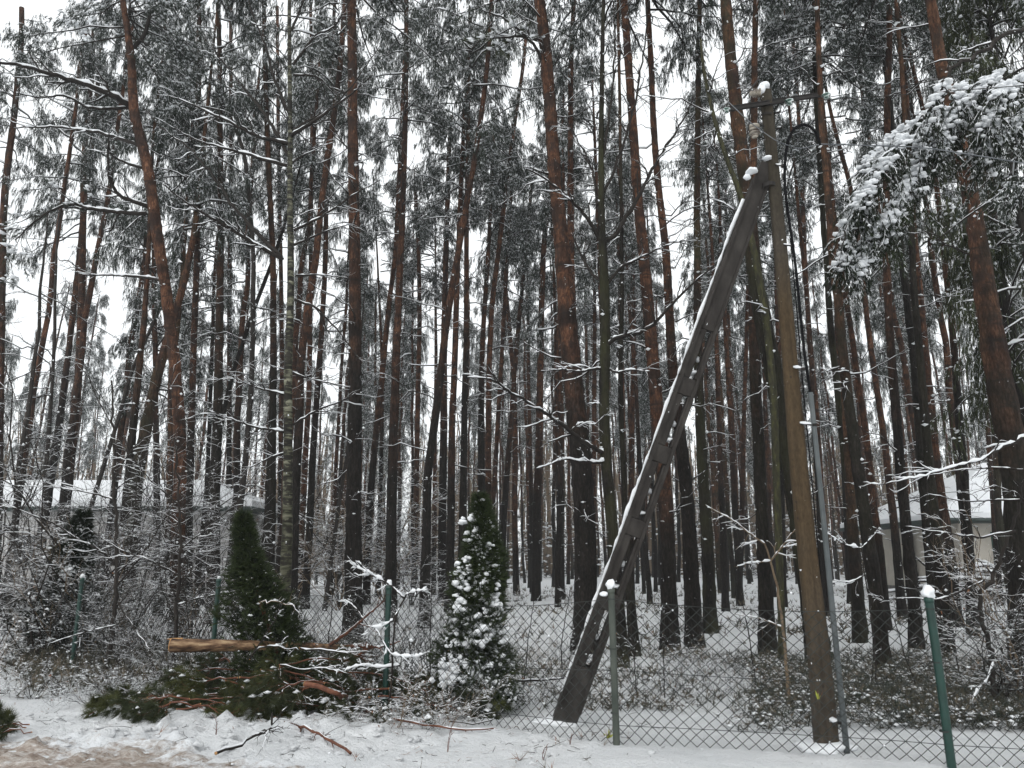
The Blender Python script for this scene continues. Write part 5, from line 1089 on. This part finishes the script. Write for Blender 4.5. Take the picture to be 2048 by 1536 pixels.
# branches at the left on the trampled snow
for i in range(20):
    px = 270+220*rng.random(); py = 1395+70*rng.random(); g0 = np.array(Gp(px, py, .05+.1*rng.random())); az = rng.normal()*.6+(3.14 if rng.random() < .5 else 0)
    v = np.array([math.cos(az), .5*math.sin(az), 0]); L = .45+.3*rng.random(); a1 = g0+v*L*.5+[0, 0, .03]; a2 = g0+v*L; a2[2] = gzf(a2[0], a2[1])+.05
    pine_branch('green pine branch dropped on the snow left of the brash pile', [g0, a1, a2], .008, .003, 8, .26, 'needles_fresh' if i % 2 else 'needles_dark', 'red_twig', 'fallen green branches left of the brash pile', 13, .09, .06)
for i in range(7):
    px = -20+80*rng.random(); py = 1448+45*rng.random(); g0 = np.array(Gp(px, py, .05+.05*rng.random())); az = rng.normal()*.7
    v = np.array([-math.cos(az), .5*math.sin(az), 0]); L = .3+.2*rng.random(); a1 = g0+v*L*.5+[0, 0, .03]; a2 = g0+v*L; a2[2] = gzf(a2[0], a2[1])+.04
    pine_branch('green pine spray lying on the snow at the bottom left corner', [g0, a1, a2], .006, .003, 7, .2, 'needles_fresh' if i % 2 else 'needles_dark', 'red_twig', 'green sprays at the bottom left corner', 13, .08, .06)
for i in range(12):
    px = 640+250*rng.random(); py = 1380+95*rng.random(); g0 = np.array(Gp(px, py, .05+.12*rng.random())); az = rng.normal()*.8
    v = np.array([math.cos(az), .5*math.sin(az), 0])*(1 if rng.random() < .6 else -1); L = .4+.35*rng.random(); a1 = g0+v*L*.5+[0, 0, .05]; a2 = g0+v*L; a2[2] = gzf(a2[0], a2[1])+.04
    pine_branch('thin grey-green pine twig on the snow between the brash and the thuja', [g0, a1, a2], .006, .003, 6, .24, 'needles_dark', 'dark_twig', 'pine twigs between brash and thuja', 6, .085, .3)
def gl(*a): return [Gp(x, y, z) for x, y, z in a]
pine_branch('long red-barked branch with a thick sawn end lying down to the right of the log', [P(610, 1368, 8.0), P(648, 1373, 7.95), P(668, 1388, 7.8)]+gl((705, 1424, .1), (745, 1450, .08), (800, 1468, .06), (850, 1482, .05), (925, 1490, .04), (985, 1478, .03)), .026, .006, 9, .4, 'needles_dark', 'red_twig', None, 5, .08, .35)
pine_branch('bare red branch curving to the bottom edge below the stump', gl((548, 1458, .06), (575, 1470, .05), (612, 1490, .05), (655, 1512, .04), (700, 1533, .03)), .016, .011, 5, .3, 'needles_dark', 'red_twig', None, 0, .08, .2)
pine_branch('dark forked stick rising from the snow at the bottom centre-left', gl((430, 1535, .03), (480, 1518, .05), (520, 1500, .07))+[P(542, 1462, 6.7), P(543, 1425, 6.8)], .014, .008, 6, .35, 'needles_dark', 'dark_twig', None, 0, .08, .5, droop=0)
pine_branch('arched thin green twig on the clean snow left of the brace foot', gl((900, 1478, .05), (945, 1480, .04), (990, 1470, .05), (1010, 1440, .1), (1000, 1425, .16)), .006, .003, 5, .2, 'needles_fresh', 'dark_twig', None, 8, .07, .1)
pine_branch('pale stripped branch lying in the green sprays at the left', gl((275, 1428, .12), (320, 1428, .13), (372, 1432, .1)), .009, .006, 0, .2, 'needles_fresh', 'tan_twig')
pine_branch('snowy dead stick lying level behind the fence right of the thuja', [P(1020, 1361, 9.9), P(1070, 1363, 9.9), P(1130, 1356, 10)], .016, .01, 2, .3, 'needles', 'dark_twig', None, 0, snow=1)
pine_branch('arched snowy branch over the crushed thuja', [P(520, 1205, 8.9), P(545, 1202, 8.8), P(590, 1212, 8.8), P(580, 1290, 8.7)][:3], .006, .005, 3, .3, 'needles', 'tan_twig', None, 0, snow=1)
for (L, lab) in [([(500, 1318), (520, 1292), (550, 1292), (600, 1300)], 'short snow-topped stick lying on the log'), ([(515, 1343), (545, 1348), (575, 1368), (598, 1385), (618, 1400)], 'snow-topped thin branch arching down in front of the stump'), ([(505, 1310), (530, 1270), (552, 1232), (568, 1200)], 'snowy twig leaning up right across the crushed thuja'), ([(600, 1296), (660, 1300), (700, 1306), (745, 1304)], 'snow-lined twig running right along the log'), ([(560, 1330), (610, 1340), (650, 1335), (700, 1350)], 'crooked snowy twig under the log')]:
    pine_branch(lab, [P(x, y, 8.45-.05*i) for i, (x, y) in enumerate(L)], .008, .004, 4, .25, 'needles', 'dark_twig', None, 0, snow=1)
# ------------------------------------------------------------------ saplings and snowy shrubs traced from the picture
def stick(name, label, cat, d, main, r0, r1, limbs, mat='dark_twig', tw=3, tl=.5, group=None, sn=1.):
    b = P(main[0][0], main[0][1], d); b[2] = gz(b[0], d); r = thing(name, label, cat, tuple(b), 0, group)
    limb_px(r, tuple(b), main, d, d+.05, r0, r1, tw, mat, 'stem', tl, None, sn)
    for L in limbs: limb_px(r, tuple(b), L[0], d+.02, d+L[1], L[2], L[3], L[4], mat, 'limb', L[5] if len(L) > 5 else .4, None, L[6] if len(L) > 6 else sn)
    return r
stick('hazel_shrub', 'crooked bare hazel with long snowy limbs at the right edge', 'hazel', 8.6, [(1990, 1440), (1984, 1319), (1972, 1262), (1960, 1233), (1960, 1189), (1987, 1158), (2004, 1107), (2018, 1069), (2035, 1031), (2046, 960), (2060, 900)], .03, .012,
  [([(2030, 1062), (1963, 1076), (1895, 1066), (1809, 1052)], -.6, .014, .004, 7), ([(2060, 872), (2018, 886), (1963, 920), (1895, 937), (1837, 954), (1758, 968)], -.5, .018, .004, 9, .6, 1.5), ([(2046, 940), (1990, 935), (1930, 938), (1860, 950)], .4, .012, .004, 7),
   ([(1968, 1160), (1930, 1180), (1880, 1200), (1800, 1195), (1760, 1205)], -.4, .012, .004, 5), ([(2040, 1000), (2000, 1000), (1930, 1004), (1850, 985)], .3, .012, .004, 7), ([(1988, 1316), (1975, 1360), (1950, 1386), (1940, 1420)], -.4, .009, .004, 4, .25, 2), ([(2018, 886), (2000, 880), (1990, 900), (1975, 960)], -.3, .009, .004, 4),
   ([(2060, 1020), (2040, 990), (1990, 970), (1950, 985)], -.6, .01, .004, 6)], sn=.6)
stick('sapling', 'forked snowy sapling just left of the utility pole', 'sapling', 9.4, [(1578, 1408), (1572, 1320), (1566, 1255), (1555, 1180), (1541, 1122)], .022, .012,
  [([(1541, 1122), (1530, 1085), (1510, 1076), (1470, 1042), (1410, 1010)], -.4, .011, .004, 6, .35, 1.6), ([(1541, 1122), (1563, 1095), (1580, 1070), (1605, 1045)], -.3, .011, .005, 5, .3, 1.7), ([(1563, 1095), (1582, 1092), (1602, 1086)], .2, .008, .004, 3, .2, 1.6), ([(1541, 1122), (1515, 1125), (1490, 1127)], -.3, .008, .004, 4, .25, 1.5), ([(1566, 1255), (1520, 1236), (1470, 1228)], .4, .008, .004, 4, .3)], 'tan_twig', 1, .3)
stick('snowy_shrub', 'thickly snow-lined twigs leaning over the green post left of the snowy thuja', 'bush', 8.2, [(770, 1500), (783, 1350), (790, 1235), (800, 1210), (812, 1190)], .012, .009,
  [([(808, 1196), (780, 1170), (745, 1150), (720, 1138), (697, 1123)], -.2, .011, .004, 9, .28, 2.6), ([(812, 1190), (830, 1182), (855, 1180)], -.1, .008, .004, 4, .2, 2.2), ([(800, 1215), (785, 1240), (760, 1256), (735, 1252)], -.2, .009, .004, 6, .25, 2.4), ([(750, 1256), (770, 1290), (782, 1310), (830, 1315), (845, 1310)], -.3, .008, .004, 7, .25, 2.2), ([(800, 1330), (760, 1335), (720, 1330), (690, 1340)], .1, .007, .004, 8, .25, 2.2), ([(735, 1250), (715, 1220), (700, 1205), (690, 1200)], .1, .006, .003, 5, .2, 2.2)], 'dark_twig', 2, .3, sn=1.3)
stick('snowy_shrub', 'snow-lined twigs crossing the right side of the conduit', 'bush', 8.8, [(1752, 1360), (1745, 1250), (1730, 1150), (1722, 1095)], .009, .006,
  [([(1722, 1097), (1690, 1090), (1668, 1075), (1640, 1058)], -.2, .008, .004, 7, .25, 2.4), ([(1722, 1097), (1750, 1068), (1755, 1060)], .1, .006, .004, 4, .2, 2.2), ([(1730, 1150), (1700, 1165), (1660, 1160)], -.2, .006, .003, 5, .25, 1.5)], 'dark_twig', 4, .3)
stick('sapling', 'young tree with long thin diagonal branches low in the left thicket', 'sapling', 11.0, [(205, 1365), (222, 1300), (232, 1190), (232, 1060), (228, 950), (226, 850), (222, 760)], .035, .012,
  [([(232, 1130), (200, 1100), (150, 1075), (105, 1045), (60, 1030), (0, 1000)], -.8, .016, .004, 12, .7), ([(230, 1175), (270, 1130), (310, 1070), (340, 1020), (380, 960)], -.5, .014, .004, 9, .6), ([(232, 1200), (270, 1260), (300, 1300), (312, 1365)], -.6, .012, .006, 6, .5), ([(228, 1000), (180, 985), (110, 975), (30, 972)], .4, .012, .004, 9, .6), ([(228, 960), (260, 900), (320, 850), (390, 800)], .3, .012, .004, 9, .6), ([(225, 850), (190, 790), (160, 700)], .2, .01, .004, 7, .5), ([(232, 1250), (180, 1262), (150, 1270), (90, 1290)], -.5, .01, .004, 7, .45)], 'dark_bark', 8, .7)
stick('sapling', 'young tree with a curved stem touching the left end of the log', 'sapling', 10.4, [(345, 1385), (350, 1300), (352, 1200), (362, 1100), (358, 980), (350, 880)], .03, .01,
  [([(352, 1210), (420, 1190), (480, 1180), (540, 1178)], .4, .009, .004, 7), ([(360, 1100), (410, 1060), (470, 1010), (520, 960)], .4, .01, .004, 9, .5), ([(358, 1010), (300, 960), (250, 900)], -.4, .01, .004, 8, .6), ([(355, 1150), (300, 1120), (240, 1100), (180, 1060)], -.6, .01, .004, 9, .6)], 'dark_bark', 8, .6)
GS = 'thin saplings growing behind the fence'
for L in ([(1042, 1421), (1050, 1350), (1058, 1260), (1071, 1190)], [(858, 1404), (860, 1300), (864, 1154)], [(1283, 1431), (1272, 1380), (1268, 1312), (1262, 1250)], [(1515, 1421), (1508, 1340), (1495, 1250), (1480, 1180)], [(1925, 1366), (1908, 1302), (1914, 1216), (1920, 1120)], [(1125, 1340), (1122, 1290), (1135, 1215), (1140, 1180)], [(1843, 1400), (1812, 1320), (1790, 1240), (1760, 1190)], [(1330, 1400), (1326, 1300), (1330, 1220)], [(660, 1400), (655, 1300), (668, 1180), (664, 1100)], [(430, 1380), (426, 1280), (440, 1160)], [(1750, 1460), (1742, 1380), (1748, 1300)]):
    stick('sapling', 'thin dark sapling stem growing in the snow behind the fence', 'sapling', 9.6+.8*random.random(), L, .009, .004, [], 'dark_twig', 9, .4, GS)
# ------------------------------------------------------------------ snow-laden bough entering at the upper right
b = (P(2440, 1300, 7.6)[0], 7.6, 0.0); b = (b[0], b[1], gz(b[0], b[1]))
r = thing('spruce_tree', 'green conifer at the right edge with a drooping bough under heavy snow', 'conifer', b)
m = MB(); z = np.linspace(-.2, 9.5, 24); tp_ = np.stack([b[0]+0*z+.03*np.sin(z), b[1]+0*z, b[2]+z], 1); m.tubes(tp_, np.linspace(.12, .03, 24), 12, 'dark_bark', wob=.03); m.build('trunk', r, b)
limb_px(r, b, [(2400, -90), (2235, -20), (2120, 20), (2048, 52), (1980, 88), (1900, 140), (1850, 228), (1822, 262), (1780, 320), (1730, 392), (1700, 440), (1680, 500)], 7.6, 7.0, .04, .006, 8, 'dark_bark', 'bough', .7, None, .8)
subs = [([(1900, 150), (1850, 235), (1800, 290), (1750, 350), (1715, 420)], .26), ([(1755, 330), (1722, 400), (1696, 460), (1680, 540)], .17), ([(1870, 190), (1850, 270), (1835, 330), (1815, 380)], .24), ([(1930, 160), (1905, 220), (1880, 280), (1870, 320)], .22), ([(2010, 150), (1960, 175), (1925, 225), (1905, 260)], .22), ([(2060, 160), (2010, 185), (1985, 215), (1975, 260)], .22), ([(1850, 250), (1800, 270), (1770, 300), (1740, 330)], .2), ([(1800, 420), (1760, 455), (1730, 490), (1715, 560)], .17), ([(1840, 330), (1810, 380), (1790, 420), (1780, 470)], .18), ([(2100, 220), (2040, 250), (1990, 290), (1960, 310)], .24)]
for (L, w_) in subs:
    fol = MB(); snw = MB()
    d0 = 6.9+.5*rng.random(); q = np.array([P(x, y, d0+.05*i) for i, (x, y) in enumerate(L)]); rr = np.linspace(.012, .004, len(q))
    fol.tubes(q, rr, 5, 'dark_twig')
    a, ar = spawn(q[None], rr[None], 60, w_*.8, w_*1.9, (.3, 1.2), 6, .05, 1., .75, .06, .5, .4, shrink=.2, minr=.002)
    a = a-np.array([0, 0, .02]); fol.tubes(a, ar, 3, 'dark_twig')
    idx = np.repeat(np.arange(len(a)), 13); t = rng.random(len(idx)); pos, tan = at(a[idx], t)
    needles(fol, pos, unit(tan+np.array([0, 0, -.7])), 8, .062, .0034, 'thuja_leaf' if rng.random() < .2 else 'thuja_dark', .5, .03, .5)
    needles(fol, pos[::2]+np.array([0, -.004, .012]), unit(tan[::2]+np.array([0, 0, -.45])), 2, .045, .0036, 'snow', .5, .03, .3)
    # heavy clots sitting on the upper side of the hanging sprays
    k = len(a); snw.snow_on(a, ar, 5, 1., .008, .7, .5); sel = rng.random(k) < .85; c = a[sel][:, 1]+np.array([0, -.03, .05])
    for cc in c:
        for _ in range(4): s = .012+.018*rng.random(); snw.lump(cc+rng.normal(size=3)*np.array([.032, .035, .014]), (s*1.6, s*1.5, s*.75), rng.random()*99, .5, 1)
    c = a[:, 3]+np.array([0, -.02, .03])
    for cc in c[rng.random(k) < .3]:
        s = .016+.02*rng.random(); snw.lump(cc, (s*1.4, s*1.2, s*.7), rng.random()*99, .4, 1)
    fo_ = fol.build('foliage_spray', r, b); sn_ = snw.build('snow_load', fo_, b)

crown2 = CR[2]; put('crown', crown2, r, (0.6, .6, 6.0), (0, 0, 1.0), (.6, .6, .5))
# snow clump caught in the crown at the upper left
rt = TREES['twinA'][0]; bt_ = TREES['twinA'][3]
m = MB()
for (x, y, s) in [(150, 45, .2), (178, 25, .22), (188, 45, .2), (130, 42, .16), (165, 62, .14), (140, 52, .14), (172, 78, .1)]:
    for _ in range(14): m.lump(P(x, y, 20)+rng.normal(size=3)*s*np.array([.6, .5, .4]), (s*(.3+.3*rng.random()), s*.4, s*(.2+.25*rng.random())), rng.random()*99, .4, 1)
m.build('snow_clump', rt, bt_)
limb_px(rt, bt_, [(188, 120), (185, 80), (170, 55), (140, 48), (118, 50)], 25, 20, .03, .012, 9, 'dark_twig', 'limb', .7, 'needles')
# ------------------------------------------------------------------ little plants on the snow
def sprig(label, px, py, mat, n, h, d=None):
    p = np.array(Gp(px, py)) if d is None else P(px, py, d)
    m = MB(); dd = unit(rng.normal(size=(n, 3))*.6+np.array([0, 0, 1.])); m.tris(np.repeat(p[None], n, 0), p+dd*h*(.5+.6*rng.random((n, 1))), unit(np.cross(dd, rng.normal(size=(n, 3))))*(h*.13), mat)
    a, ar = grow(np.repeat(p[None], 3, 0), dd[:3], np.full(3, h*1.1), np.full(3, .0025), 5, .05, .08, .5); m.tubes(a, ar, 4, 'red_twig')
    o = m.build('seedling', None, tuple(p)); tag(o, label, 'plant')
sprig('yellow-green leafy seedling at the foot of the grey-green fence post', 1218, 1490, 'leaf_yellow', 9, .09)
sprig('two yellow-green leaves hanging beside the lower part of the utility pole', 1637, 1398, 'leaf_yellow', 8, .07, 6.4)
for (px, py, h, lab) in ((1087, 1532, .17, 'dry reddish stalk poking from clean snow below the brace foot'), (1140, 1500, .12, 'dry twig poking from snow just right of the brace foot'), (895, 1520, .22, 'thin dry weed stalk at the bottom centre-left of the snow'), (430, 1500, .16, 'thin dry weed stalk in front of the brash')):
    p = np.array(Gp(px, py)); m = MB(); a, ar = grow(np.repeat(p[None], 2, 0), unit(rng.normal(size=(2, 3))*.12+np.array([0, 0, 1.])), np.array([h, h*.7]), np.full(2, .003), 6, .02, .06, .5); m.tubes(a, ar, 4, 'red_twig'); b_, br_ = spawn(a, ar, 4, h*.15, h*.35, (.4, .9), 4, .3, 1., 0, .05, .8, .6, minr=.0018); m.tubes(b_, br_, 3, 'red_twig'); o = m.build('weed_stalk', None, tuple(p)); tag(o, lab, 'plant')
r9 = thing('conifer_tree', 'dense dark conifer with drooping foliage filling the upper right edge', 'conifer', (X(2150, 13.5), 13.5, gz(6, 13.5)))
m = MB(); z = np.linspace(-.2, 13.5, 20); m.tubes(np.stack([0*z, 0*z, z], 1), np.linspace(.13, .03, 20), 10, 'dark_bark', wob=.03); m.build('trunk', r9)
put('crown', CRD, r9, (0, 0, 5.4), (0, 0, .4), (.85, .85, 1.05))
m = MB(); c0 = P(2000, 1160, 33)
p = c0+rng.normal(size=(90, 3))*np.array([1.6, .5, .25]); d_ = unit(rng.normal(size=(90, 3))*np.array([1, .3, .22])); q, qr = grow(p, d_, 1.5+rng.random(90), np.full(90, .05), 5, .02, .03, .7)
m.tubes(q, qr, 5, 'dark_twig'); m.snow_on(q, qr, 4, 1, .02); o = m.build('wood_pile', None, (c0[0], c0[1], 0)); tag(o, 'long heap of snowy cut branches in front of the cream house', 'wood pile')
for i, (px, py) in enumerate([(1265, 1375), (1425, 1365), (1490, 1240), (760, 1225), (1000, 1195), (1850, 1150)]):
    pass
# ------------------------------------------------------------------ falling snow
n = 600; y = 1.6+12*rng.random(n)**.8; x = (rng.random(n)-.5)*1.4*y; z = CAMZ+y*(-.35+1.2*rng.random(n)); m = MB(); s = z > .15
c = np.stack([x, y, z], 1)[s]; m.octs(c, (.0022+.0026*rng.random((len(c), 1)))*np.ones((1, 3))); o = m.build('falling_snow'); tag(o, 'small snowflakes drifting down through the air', 'snowflakes', None, 'stuff')
# ------------------------------------------------------------------ haze
if HAZE:
    m = MB(); m.box((-170, -6, -2.5), (170, 165, 34), 'snow'); o = m.build('haze', smooth=False); o['kind'] = 'stuff'; o['label'] = 'thin snowy haze in the air'
    hm = bpy.data.materials.new('haze'); hm.use_nodes = True; t = hm.node_tree; t.nodes.clear()
    v = t.nodes.new('ShaderNodeVolumePrincipled'); v.inputs['Density'].default_value = HAZE; v.inputs['Color'].default_value = (.93, .96, .98, 1); v.inputs['Anisotropy'].default_value = .2
    q = t.nodes.new('ShaderNodeOutputMaterial'); t.links.new(v.outputs[0], q.inputs['Volume']); o.data.materials.clear(); o.data.materials.append(hm)
